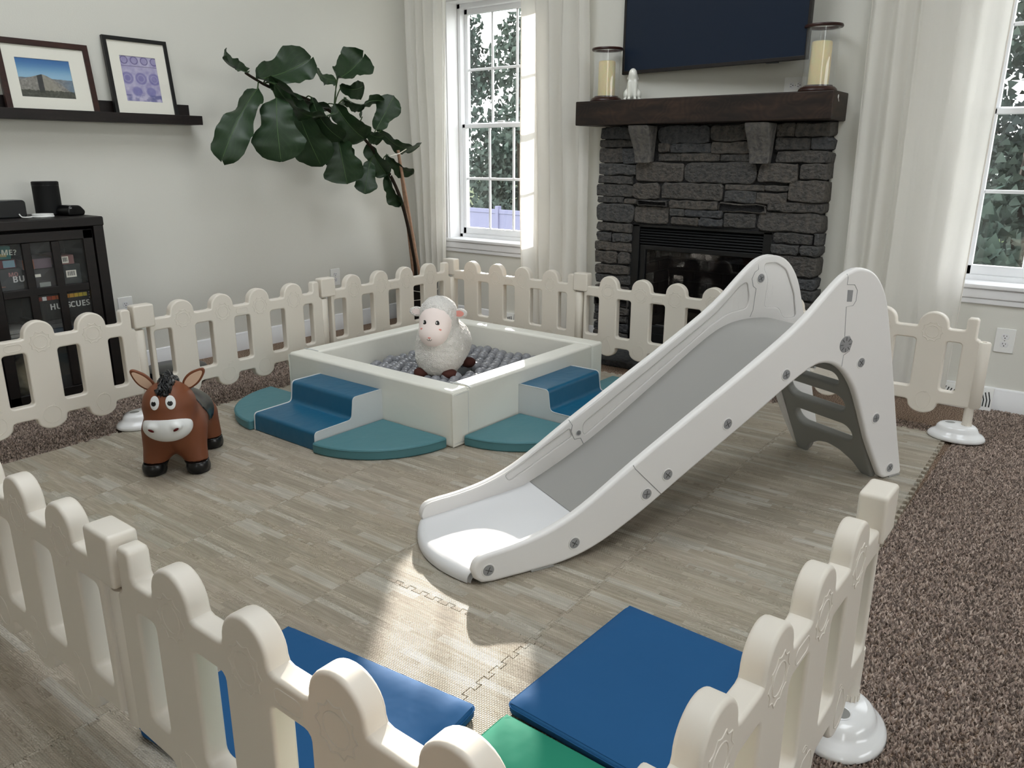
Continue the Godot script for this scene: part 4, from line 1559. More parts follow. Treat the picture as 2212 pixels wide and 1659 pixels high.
func build_cabinet_contents(zb: float) -> void:
	var gr := "games in the cabinet"
	var ys := 0.607
	var g := game_box("grey game box with white lettering under the red box", -1.30, ys, 0.165, 0.115, 0.2, Color(0.20, 0.21, 0.22), gr)
	text_on(g, "BU", 0.030, Transform3D(Basis.IDENTITY, Vector3(0.118, 0.062, 0.0005)), Color(0.80, 0.80, 0.80))
	text_on(g, "MO", 0.020, Transform3D(Basis.IDENTITY, Vector3(0.104, 0.086, 0.0005)), Color(0.62, 0.45, 0.45))
	part("printed_patch", one_box(Vector3(0.03, 0.03, 0), Vector3(0.085, 0.034, 0.0008), 0.0), plain(Color(0.55, 0.36, 0.32), 0.6), g)
	g = game_box("dark red and pale blue game box lying on the grey box", -1.29, ys + 0.116, 0.155, 0.04, 0.2, Color(0.34, 0.08, 0.13), gr)
	part("printed_patch", one_box(Vector3(0.10, 0.004, 0), Vector3(0.150, 0.037, 0.0008), 0.0), plain(Color(0.45, 0.58, 0.64), 0.5), g)
	text_on(g, "HR", 0.022, Transform3D(Basis.IDENTITY, Vector3(0.025, 0.01, 0.0005)), Color(0.62, 0.45, 0.5), false)
	var h := game_box("teal card box with white lettering tilted on the red box", -1.325, ys + 0.163, 0.105, 0.062, 0.06, Color(0.05, 0.36, 0.35), gr, "card box")
	h.rotation.z = -0.06
	text_on(h, "MEME?", 0.026, Transform3D(Basis.IDENTITY, Vector3(0.012, 0.032, 0.0006)), Color(0.83, 0.85, 0.80))
	part("printed_patch", one_box(Vector3(0.05, 0.012, 0), Vector3(0.085, 0.026, 0.0008), 0.0), plain(Color(0.62, 0.56, 0.36), 0.5), h)
	g = game_box("grey game box with a white label in the upper middle pane, lower of two", -1.478, ys, 0.135, 0.10, 0.2, Color(0.22, 0.215, 0.22), gr)
	part("white_label", one_box(Vector3(0.035, 0.062, 0), Vector3(0.066, 0.076, 0.0008), 0.0), M.mat_board, g)
	part("printed_patch", one_box(Vector3(0.055, 0.012, 0), Vector3(0.105, 0.034, 0.0008), 0.0), plain(Color(0.58, 0.60, 0.58), 0.6), g)
	g = game_box("orange and mauve game box on top in the upper middle pane", -1.472, ys + 0.101, 0.13, 0.048, 0.2, Color(0.42, 0.36, 0.40), gr)
	part("printed_patch", one_box(Vector3(0.0, 0.002, 0), Vector3(0.05, 0.046, 0.0008), 0.0), plain(Color(0.56, 0.33, 0.20), 0.6), g)
	g = game_box("dark grey game box with a barcode label in the upper right pane", -1.632, ys, 0.1, 0.108, 0.2, Color(0.18, 0.20, 0.20), gr)
	barcode(g, Vector3(0.028, 0.045, 0), 0.048, 0.034)
	g = game_box("pink striped game box with a barcode, on the dark grey box", -1.622, ys + 0.109, 0.085, 0.045, 0.2, Color(0.50, 0.36, 0.35), gr)
	barcode(g, Vector3(0.028, 0.007, 0), 0.03, 0.032)
	g = game_box("black game box with white lettering and a row of orange and yellow squares", -1.508, 0.455, 0.26, 0.125, 0.2, Color(0.03, 0.035, 0.04), gr)
	text_on(g, "HUES", 0.030, Transform3D(Basis.IDENTITY, Vector3(0.052, 0.062, 0.0005)), Color(0.85, 0.86, 0.84))
	text_on(g, "CUES", 0.030, Transform3D(Basis.IDENTITY, Vector3(0.148, 0.062, 0.0005)), Color(0.85, 0.86, 0.84))
	var sq := [Color(0.50, 0.13, 0.10), Color(0.9, 0.9, 0.9), Color(0.62, 0.20, 0.09), Color(0.72, 0.30, 0.10), Color(0.70, 0.34, 0.10), Color(0.74, 0.42, 0.10), Color(0.76, 0.50, 0.1), Color(0.80, 0.60, 0.11), Color(0.80, 0.66, 0.13), Color(0.78, 0.68, 0.15), Color(0.74, 0.68, 0.2)]
	for i in sq.size():
		part("color_square", one_box(Vector3(0.004 + i * 0.0212, 0.097, 0), Vector3(0.023 + i * 0.0212, 0.116, 0.0008), 0.0), plain(sq[i], 0.6), g)
	for i in 3:
		part("dot_mark", one_box(Vector3(0.243, 0.112 - i * 0.014, 0), Vector3(0.249, 0.118 - i * 0.014, 0.0008), 0.0), M.bolt, g)
	var y := 0.332
	var cols := [Color(0.60, 0.60, 0.57), Color(0.46, 0.43, 0.36), Color(0.16, 0.20, 0.27), Color(0.25, 0.25, 0.26), Color(0.12, 0.12, 0.14)]
	var desc := ["pale grey", "tan", "navy", "charcoal", "black"]
	var hs := [0.022, 0.028, 0.024, 0.024, 0.02]
	for i in 5:
		var bk := thing("book", "%s flat book in the stack under the black game box" % desc[i], "book", Vector3(-4.12, y, -1.51 + 0.004 * i), PI / 2, "books in the cabinet")
		part("cover", one_box(Vector3(0, 0, -0.2), Vector3(0.16, hs[i], 0), 0.002), plain(cols[i], 0.6), bk)
		part("pages", one_box(Vector3(0.003, 0.003, -0.196), Vector3(0.157, hs[i] - 0.003, 0.0006), 0.0), plain(cols[i].lightened(0.12), 0.8), bk)
		y += hs[i] + 0.0005
	y = 0.332
	for i in 5:
		var bk := thing("paper_stack", "thin sheaf of pale papers, %s of the papers stack in the cabinet" % ["lowest", "second from the bottom", "middle one", "second from the top", "topmost"][i], "papers", Vector3(-4.12, y, -1.37 - 0.003 * (i % 2)), PI / 2, "papers in the cabinet")
		part("sheets", one_box(Vector3(0, 0, -0.2), Vector3(0.10, 0.017, 0), 0.001), plain(Color(0.62, 0.62, 0.60), 0.9), bk)
		y += 0.0195
	var gb := thing("box", "small lime green box left of the papers in the cabinet", "box", Vector3(-4.12, 0.332, -1.31), PI / 2)
	part("carton", one_box(Vector3(0, 0, -0.06), Vector3(0.045, 0.05, 0), 0.002), plain(Color(0.30, 0.42, 0.12), 0.6), gb)
	part("face_print", one_box(Vector3(0.02, 0.02, 0), Vector3(0.026, 0.027, 0.0008), 0.0), M.slot, gb)
	# cloth bundle in the lowest pane
	var bu := thing("cloth_bundle", "pale beige crumpled cloth bundle in the bottom of the cabinet", "cloth", Vector3(-4.2, 0.076, -1.47))
	var b := MB.new()
	var f := noise(FastNoiseLite.TYPE_SIMPLEX_SMOOTH, 9.0, 3, 17)
	b.nets(Vector3(-0.14, -0.01, -0.16), Vector3(0.14, 0.24, 0.16), 0.011, func(p: Vector3) -> float: return maxf(ell(p, Vector3(0, 0.08, 0), Vector3(0.09, 0.12, 0.115)) + f.get_noise_3d(p.x, p.y, p.z) * 0.025, -p.y))
	part("cloth", b.mesh(), plain(Color(0.50, 0.46, 0.36), 0.95, 0.1), bu)


func barcode(parent: Node, at: Vector3, w: float, h: float) -> void:
	var lb := part("barcode_label", one_box(at, at + Vector3(w, h, 0.0008), 0.0), M.mat_board, parent)
	var b := MB.new()
	var x := 0.12
	var k := 0
	while x < 0.86:
		var bw: float = [0.03, 0.06, 0.02, 0.04, 0.05][k % 5]
		b.span(at + Vector3(w * x, h * 0.22, 0.0006), at + Vector3(w * (x + bw), h * 0.86, 0.0012), 0.0)
		x += bw + [0.04, 0.02, 0.05, 0.03][k % 4]
		k += 1
	part("bars", b.mesh(), M.ink, lb)


# ------------------------------------------------------------------ fiddle leaf plant in the corner
func leaf_mesh(base: Vector3, tip: Vector3, width: float, roll: float, sag: float, r: RandomNumberGenerator) -> ArrayMesh:
	var ax := (tip - base)
	var ln := ax.length()
	var d := ax / ln
	var cam_dir := Vector3(0.76, -0.05, 0.65)
	var nrm := (cam_dir - d * cam_dir.dot(d)).normalized().rotated(d, deg_to_rad(roll))
	var side := nrm.cross(d).normalized()
	var prof := [[0.0, 0.10], [0.04, 0.30], [0.10, 0.50], [0.2, 0.60], [0.32, 0.58], [0.45, 0.68], [0.58, 0.86], [0.72, 1.0], [0.84, 0.95], [0.93, 0.70], [0.98, 0.38], [1.0, 0.06]]
	var nu := 15
	var nv := 26
	var g := []
	var ph := r.randf() * TAU
	var ph2 := r.randf() * TAU
	var cup := r.randf_range(-0.03, 0.05)
	for i in nu:
		var u := 2.0 * i / (nu - 1) - 1.0
		for j in nv:
			var s := float(j) / (nv - 1)
			var w := 0.0
			for k in prof.size() - 1:
				if s >= prof[k][0] and s <= prof[k + 1][0]:
					w = lerpf(prof[k][1], prof[k + 1][1], (s - prof[k][0]) / (prof[k + 1][0] - prof[k][0]))
			w *= 1.0 + 0.07 * sin(s * 15.0 + (ph if u > 0.0 else ph2))
			var rip := (0.030 * sin(s * 13.0 + (ph if u > 0.0 else ph2)) + 0.02 * sin(s * 29.0 + ph2)) * u * u * ln
			var vein := 0.006 * sin(s * 44.0 - absf(u) * 22.0) * smoothstep(0.0, 0.3, absf(u)) * ln
			var lift := nrm * (-sag * 4.0 * s * (1.0 - s) + cup * absf(u) + rip + vein)
			g.append(base + ax * s + side * u * w * width * 0.5 + lift)
	var b := MB.new()
	b.sheet(g, nu, nv)
	for k in b.t.size():
		b.t[k] = Vector2(b.t[k].x, b.t[k].y)
	var rib := []
	for j in range(0, nv - 1, 2):
		rib.append(g[(nu / 2) * nv + j] - nrm * 0.0005)
	b.tube(rib, 0.0022, 5)
	for k in range(nu * nv, b.t.size()):
		b.t[k] = Vector2(0.5, 0.3)
	return b.mesh()


func build_plant() -> void:
	var p := thing("fiddle_leaf_plant", "tall leaning fiddle leaf plant with large dark green leaves in the room corner", "plant")
	var r := RandomNumberGenerator.new()
	r.seed = 31
	var b := MB.new()
	b.xf = Transform3D(Basis.IDENTITY, Vector3(-4.20, 0, -4.19))
	b.lathe([Vector2(0, 0), Vector2(0.125, 0), Vector2(0.13, 0.01), Vector2(0.15, 0.30), Vector2(0.155, 0.34), Vector2(0.145, 0.345), Vector2(0.138, 0.31), Vector2(0, 0.305)], 36)
	var pot := part("pot", b.mesh(), M.ink, p)
	b = MB.new()
	b.xf = Transform3D(Basis.IDENTITY, Vector3(-4.20, 0, -4.19))
	for y in [0.21, 0.27]:
		var ring := []
		for i in 24:
			var w := TAU * i / 24
			ring.append(Vector3(cos(w) * (0.1312 + y * 0.065), y + 0.012 * sin(w * 2.0 + y * 40.0), sin(w) * (0.1312 + y * 0.065)))
		b.tube(ring, 0.0022, 5, false, true)
	part("pale_stripe", b.mesh(), M.mat_board, pot)
	var trunk := [Vector3(-4.19, 0.30, -4.16), Vector3(-4.15, 0.501, -4.107), Vector3(-4.15, 0.774, -4.045), Vector3(-4.15, 0.973, -3.975), Vector3(-4.15, 1.133, -3.878), Vector3(-4.15, 1.301, -3.727), Vector3(-4.15, 1.415, -3.573), Vector3(-4.15, 1.528, -3.355), Vector3(-4.15, 1.59, -3.149), Vector3(-4.14, 1.623, -2.954), Vector3(-4.13, 1.661, -2.848), Vector3(-4.12, 1.686, -2.785)]
	var pts := curve3(trunk, 3)
	var rad := []
	for i in pts.size():
		rad.append(lerpf(0.0135, 0.007, float(i) / pts.size()) * r.randf_range(0.9, 1.12))
	b = MB.new()
	b.tube(pts, rad, 9)
	part("trunk", b.mesh(), M.stem, p)
	b = MB.new()
	b.tube([Vector3(-4.12, 0.30, -4.145), Vector3(-4.07, 1.272, -3.905)], 0.0105, 10)
	part("stake", b.mesh(), M.stick, p)
	b = MB.new()
	b.tube([Vector3(-4.20, 0.30, -4.15), Vector3(-4.19, 0.9, -4.075), Vector3(-4.175, 1.29, -4.005)], 0.0115, 10)
	part("stake", b.mesh(), M.stick, p)
	b = MB.new()
	b.tube([Vector3(-4.05, 1.235, -3.81), Vector3(-4.056, 1.252, -3.905), Vector3(-4.11, 1.285, -4.03)], 0.003, 6)
	b.tube([Vector3(-4.135, 1.10, -3.885), Vector3(-4.125, 1.125, -3.90), Vector3(-4.14, 1.15, -3.885)], 0.0022, 5)
	part("twine", b.mesh(), M.mat_board, p)
	var list := [
		[Vector3(-4.10, 1.61, -2.85), Vector3(-4.02, 1.21, -2.52), 0.21, 15, -0.05],
		[Vector3(-4.06, 1.56, -2.94), Vector3(-3.98, 1.20, -2.88), 0.30, 5, -0.05],
		[Vector3(-4.12, 1.66, -2.85), Vector3(-4.12, 1.80, -3.25), 0.24, -20, 0.05],
		[Vector3(-4.10, 1.69, -2.78), Vector3(-4.00, 1.74, -2.57), 0.12, 60, 0.02],
		[Vector3(-4.12, 1.60, -3.09), Vector3(-4.08, 1.17, -3.25), 0.24, 12, -0.04],
		[Vector3(-4.08, 1.34, -3.40), Vector3(-4.02, 1.06, -3.40), 0.26, 5, -0.03],
		[Vector3(-4.15, 1.20, -3.72), Vector3(-4.10, 0.99, -3.61), 0.15, 10, -0.02],
		[Vector3(-4.10, 1.68, -2.93), Vector3(-4.20, 1.57, -3.54), 0.20, 62, -0.10],
		[Vector3(-4.04, 1.63, -2.92), Vector3(-4.00, 1.50, -3.33), 0.19, 64, -0.10],
		[Vector3(-4.20, 1.71, -3.51), Vector3(-4.22, 1.86, -3.76), 0.25, -25, 0.03],
		[Vector3(-4.18, 1.70, -3.50), Vector3(-4.10, 1.75, -3.27), 0.14, 55, 0.03],
		[Vector3(-4.15, 1.67, -3.49), Vector3(-4.05, 1.67, -3.61), 0.15, 40, -0.04],
		[Vector3(-4.15, 1.60, -3.52), Vector3(-4.10, 1.56, -3.65), 0.11, 55, -0.02],
		[Vector3(-4.20, 1.41, -3.83), Vector3(-4.20, 1.64, -4.01), 0.18, -10, 0.02],
		[Vector3(-4.20, 1.48, -3.70), Vector3(-4.25, 1.60, -3.96), 0.11, 70, 0.06],
		[Vector3(-4.18, 1.41, -3.85), Vector3(-4.10, 1.31, -4.15), 0.16, 50, -0.08],
		[Vector3(-4.12, 1.41, -3.65), Vector3(-4.05, 1.36, -3.76), 0.14, 45, -0.03],
		[Vector3(-4.04, 1.55, -3.35), Vector3(-3.98, 1.34, -3.53), 0.20, 20, -0.05],
		[Vector3(-4.08, 1.58, -3.21), Vector3(-4.00, 1.33, -3.37), 0.17, 35, -0.06],
		[Vector3(-4.20, 1.32, -3.75), Vector3(-4.15, 1.11, -3.87), 0.16, 20, -0.03],
		[Vector3(-4.15, 1.25, -3.87), Vector3(-4.08, 1.12, -4.05), 0.13, 40, -0.04],
		[Vector3(-4.18, 1.13, -3.91), Vector3(-4.16, 0.90, -4.01), 0.11, 30, -0.04],
		[Vector3(-4.18, 1.44, -3.39), Vector3(-4.16, 1.17, -3.48), 0.20, -10, -0.03],
		[Vector3(-4.18, 1.58, -3.08), Vector3(-4.16, 1.23, -3.21), 0.19, 25, -0.04],
	]
	for a in list:
		var base: Vector3 = a[0]
		part("leaf", leaf_mesh(base, a[1], a[2], a[3], a[4], r), M.leaf, p)
		# stalk back to the nearest place on the trunk
		var best := pts[0] as Vector3
		for q in pts:
			if (q as Vector3).distance_to(base) < best.distance_to(base):
				best = q
		if best.distance_to(base) > 0.012:
			b = MB.new()
			b.tube(curve3([best, best.lerp(base, 0.5) + Vector3(0, 0.01, 0), base + (a[1] - base).normalized() * 0.015], 3), 0.004, 6)
			part("leaf_stalk", b.mesh(), M.petiole, p)


# ------------------------------------------------------------------ foam mat of interlocking tiles
func tile_mesh(straight_left: bool, uv_off: Vector2, flip: bool) -> ArrayMesh:
	var L := 0.61
	var n := 12
	var p := L / n
	var a := 0.008
	var prof := []
	for k in n:
		for q in [[0.32, -a], [0.25, a], [0.75, a], [0.68, -a]]:
			prof.append(Vector2((k + q[0]) * p, q[1]))
	var pts := PackedVector2Array()
	pts.append(Vector2(0.0 if straight_left else -a, -a))
	for q in prof:
		pts.append(Vector2(q.x, q.y))
	pts.append(Vector2(L - a, -a))
	for q in prof:
		pts.append(Vector2(L + q.y, q.x))
	pts.append(Vector2(L - a, L - a))
	for k in range(prof.size() - 1, -1, -1):
		pts.append(Vector2(prof[k].x, L + prof[k].y))
	pts.append(Vector2(0.0 if straight_left else -a, L - a))
	if not straight_left:
		for k in range(prof.size() - 1, -1, -1):
			pts.append(Vector2(prof[k].y, prof[k].x))
	var b := MB.new()
	b.slab(pts, 0.0, MAT_T, 0.0016, 1, [], 20.0, false)
	for i in b.t.size():
		var q := Vector2(b.v[i].x, b.v[i].y) / L
		b.t[i] = (Vector2(1.0 - q.x, 1.0 - q.y) if flip else q) * Vector2(1, 1) + uv_off
	return b.mesh()


func build_mat() -> void:
	var turn := deg_to_rad(1.5)
	var m := thing("foam_play_mat", "pale wood print foam play mat of interlocking square tiles over the brown carpet", "play mat", Vector3(-1.07, 0.0, -2.035), turn)
	var r := RandomNumberGenerator.new()
	r.seed = 8
	var kinds := []
	for k in 4:
		kinds.append(tile_mesh(false, Vector2(0.0, k * 0.27), k % 2 == 1))
	var edge := tile_mesh(true, Vector2(0.0, 0.13), false)
	for i in range(-4, 1):
		for j in range(-3, 4):
			# tile spans x from i*.61 and, in depth, z from j*.61 to (j+1)*.61
			var at := facing(Vector3.RIGHT, Vector3.FORWARD, Vector3(i * 0.61, 0.0, (j + 1) * 0.61))
			part("foam_tile", edge if i == -4 and j > 0 else kinds[r.randi() % 4], M.mat_wood, m, at)


# ------------------------------------------------------------------ picket fence of linked plastic panels
func fence_template() -> Node3D:
	var t := Node3D.new()
	# body: rails and pickets in one moulding
	var pk := [0.205, 0.418, 0.631, 0.844]
	var hw := 0.060
	var top := PackedVector2Array()
	var o := PackedVector2Array()
	o.append(Vector2(0.038, 0.170))
	for u in pk:
		o.append(Vector2(u - hw - 0.012, 0.161))
		o.append(Vector2(u - hw - 0.003, 0.158))
		for i in 13:
			var w := deg_to_rad(180.0 + 180.0 * i / 12)
			o.append(Vector2(u + cos(w) * hw, 0.152 + sin(w) * 0.047))
		o.append(Vector2(u + hw + 0.003, 0.158))
		o.append(Vector2(u + hw + 0.012, 0.161))
	o.append(Vector2(1.03, 0.163))
	o.append(Vector2(1.036, 0.170))
	o.append(Vector2(1.036, 0.462))
	o.append(Vector2(1.03, 0.470))
	o.append(Vector2(1.021, 0.474))
	o.append(Vector2(1.018, 0.480))
	o.append(Vector2(1.018, 0.556))
	o.append(Vector2(1.010, 0.565))
	o.append(Vector2(0.981, 0.565))
	o.append(Vector2(0.973, 0.556))
	o.append(Vector2(0.973, 0.515))
	o.append(Vector2(0.968, 0.508))
	o.append(Vector2(0.960, 0.506))
	for k in range(3, -1, -1):
		var u: float = pk[k]
		o.append(Vector2(u + hw + 0.012, 0.506))
		o.append(Vector2(u + hw + 0.003, 0.509))
		for i in 17:
			var w := deg_to_rad(180.0 * i / 16)
			o.append(Vector2(u + cos(w) * hw, 0.517 + sin(w) * 0.058))
		o.append(Vector2(u - hw - 0.003, 0.509))
		o.append(Vector2(u - hw - 0.012, 0.506))
	o.append(Vector2(0.07, 0.506))
	o.append(Vector2(0.04, 0.500))
	var holes := []
	for k in 5:
		var x0: float = 0.058 if k == 0 else pk[k - 1] + hw + 0.001
		var x1: float = 0.968 if k == 4 else pk[k] - hw - 0.001
		holes.append(rrect(x1 - x0, 0.225, 0.013, 3, Vector2((x0 + x1) / 2, 0.3365)))
	var b := MB.new()
	b.slab(o, -0.021, 0.021, 0.0075, 3, holes, 50.0)
	part("panel_body", b.mesh(), M.fence, t)
	b = MB.new()
	b.slab(rrect(0.098, 0.106, 0.010, 4, Vector2(0.017, 0.525)), -0.029, 0.029, 0.008, 3)
	part("hinge_block", b.mesh(), M.fence, t)
	b = MB.new()
	b.xf = Transform3D(Basis.IDENTITY, Vector3(1.05, 0, 0))
	b.lathe([Vector2(0, 0.165), Vector2(0.022, 0.165), Vector2(0.027, 0.172), Vector2(0.027, 0.458), Vector2(0.022, 0.464), Vector2(0.010, 0.464), Vector2(0.010, 0.452), Vector2(0, 0.452)], 20)
	part("hinge_socket", b.mesh(), M.fence, t)
	# raised drawings on both faces
	for k in 4:
		for f in [-1.0, 1.0]:
			b = MB.new()
			var c := Vector3(pk[k], 0.487, f * 0.0208)
			var ring := []
			for i in 20:
				var w := TAU * i / 20
				ring.append(c + Vector3(cos(w) * 0.0275, sin(w) * 0.0275, 0))
			b.tube(ring, 0.0016, 5, false, true)
			for i in 10:
				var pts := []
				for s in 5:
					var w := TAU * (i + s / 4.0) / 10.0
					pts.append(c + Vector3(cos(w), sin(w), 0) * (0.0445 - 0.0075 * sin(PI * s / 4.0)))
				b.tube(pts, 0.0016, 5)
			part("sun_emblem", b.mesh(), M.fence, t)
		for f in [-1.0, 1.0]:
			b = MB.new()
			var c := Vector3(pk[k], 0.168, f * 0.0208)
			var ring := []
			for i in 22:
				var w := TAU * i / 22
				var rr := Vector2(cos(w) * 0.036, sin(w) * 0.038)
				if k == 0:
					rr = Vector2(cos(w) * (0.029 - 0.012 * sin(w)), sin(w) * 0.044)
				elif k == 1:
					rr *= 1.0 - 0.20 * pow(maxf(0.0, sin(w)), 8.0)
				elif k == 3:
					rr = Vector2(cos(w) * (0.030 + 0.006 * sin(w)) + 0.004, sin(w) * 0.041)
				ring.append(c + Vector3(rr.x, rr.y, 0))
			b.tube(ring, 0.0014, 5, false, true)
			if k < 2:
				b.tube(curve3([c + Vector3(0, 0.036, 0), c + Vector3(0.004, 0.046, 0), c + Vector3(0.002, 0.054, 0)], 3), 0.0014, 5)
				b.tube(curve3([c + Vector3(0.002, 0.052, 0), c + Vector3(0.014, 0.062, 0), c + Vector3(0.028, 0.058, 0), c + Vector3(0.016, 0.050, 0), c + Vector3(0.002, 0.052, 0)], 3), 0.0012, 5)
			else:
				b.tube(curve3([c + Vector3(0.008, 0.034, 0), c + Vector3(0.013, 0.044, 0)], 2), 0.0014, 5)
			part("fruit_emblem", b.mesh(), M.fence, t)
	for f in [-1.0, 1.0]:
		b = MB.new()
		var ring := []
		for q in rrect(0.066, 0.028, 0.0135, 5, Vector2((pk[1] + pk[2]) / 2, 0.4775)):
			ring.append(Vector3(q.x, q.y, f * 0.0208))
		b.tube(ring, 0.0015, 5, false, true)
		part("name_plate_outline", b.mesh(), M.fence, t)
	return t


func fence_foot(t: Node3D, u: float, way: float, lift: float) -> void:
	var b := MB.new()
	b.xf = Transform3D(Basis.IDENTITY, Vector3(u, 0, 0))
	b.tube([Vector3(0, 0.055, 0), Vector3(0, 0.20, 0)], 0.0195, 18)
	part("post", b.mesh(), M.fence, t)
	b = MB.new()
	b.xf = Transform3D(Basis.IDENTITY, Vector3(u, 0, 0))
	for i in 14:
		var w := TAU * i / 14
		b.tube([Vector3(cos(w) * 0.0198, 0.058, sin(w) * 0.0198), Vector3(cos(w) * 0.0198, 0.085, sin(w) * 0.0198)], 0.0022, 4)
	part("post_ribs", b.mesh(), M.fence, t)
	# weighted foot: an oval dome with a second, empty hole
	b = MB.new()
	b.xf = Transform3D(Basis.from_scale(Vector3(1.28, 1, 1)), Vector3(u + way * 0.034, lift, 0))
	b.lathe([Vector2(0, 0.001), Vector2(0.088, 0.001), Vector2(0.092, 0.006), Vector2(0.090, 0.016), Vector2(0.083, 0.026), Vector2(0.072, 0.033), Vector2(0.067, 0.042), Vector2(0.064, 0.054), Vector2(0.056, 0.064), Vector2(0.044, 0.068), Vector2(0, 0.069)], 44, 60.0)
	var ft := part("foot", b.mesh(), M.foot, t)
	b = MB.new()
	b.xf = Transform3D(Basis.IDENTITY, Vector3(u + way * 0.066, lift, 0))
	b.lathe([Vector2(0.0205, 0.0695), Vector2(0.0225, 0.0705), Vector2(0.0245, 0.069)], 20)
	part("socket_rim", b.mesh(), M.foot, ft)
	b = MB.new()
	b.xf = Transform3D(Basis.IDENTITY, Vector3(u + way * 0.066, lift, 0))
	b.lathe([Vector2(0.0205, 0.0694), Vector2(0, 0.0694)], 20)
	part("socket_hole", b.mesh(), M.dark_plastic, ft)


func build_fence() -> void:
	var t := fence_template()
	var gr := "linked plastic picket fence panels"
	var spots := [
		[Vector3(-3.52, 0, -0.64), PI / 2, "cream picket fence panel in front of the dark cabinet", 1.05, -1.0],
		[Vector3(-3.52, 0, -1.70), PI / 2, "cream picket fence panel behind the toy horse, along the left wall", -1.0, 0.0],
		[Vector3(-3.52, 0, -2.76), PI / 2, "cream picket fence panel left of the sheep, ending in the room corner", -1.0, 0.0],
		[Vector3(-3.57, 0, -3.86), 0.0, "cream fence panel with two sunlit round tops below the left window", -1.0, 0.0],
		[Vector3(-2.52, 0, -3.86), 0.0, "cream fence panel in front of the fireplace, partly behind the slide", -1.0, 0.0],
		[Vector3(-1.47, 0, -3.86), 0.0, "cream fence panel ending in a free post, right of the slide ladder", 1.035, -1.0],
		[Vector3(-0.31, 0, -0.565), PI, "cream fence panel nearest the camera, glowing beside the sunlit blue block", -1.0, 0.0],
		[Vector3(-1.37, 0, -0.565), PI, "cream fence panel cut by the lower left edge, joined to the nearest panel", -1.0, 0.0],
		[Vector3(-0.318, 0, -1.655), -PI / 2, "cream fence panel right of the large blue block, its foot on carpet", 0.02, 1.0],
	]
	for s in spots:
		var p := t.duplicate()
		p.name = numbered("fence_panel")
		add_child(p)
		p.position = s[0]
		p.rotation.y = s[1]
		tag(p, s[2], "fence", gr)
		if s[3] >= 0.0:
			fence_foot(p, s[3], s[4], 0.0 if s[4] > 0.0 else 0.0122)
	t.free()


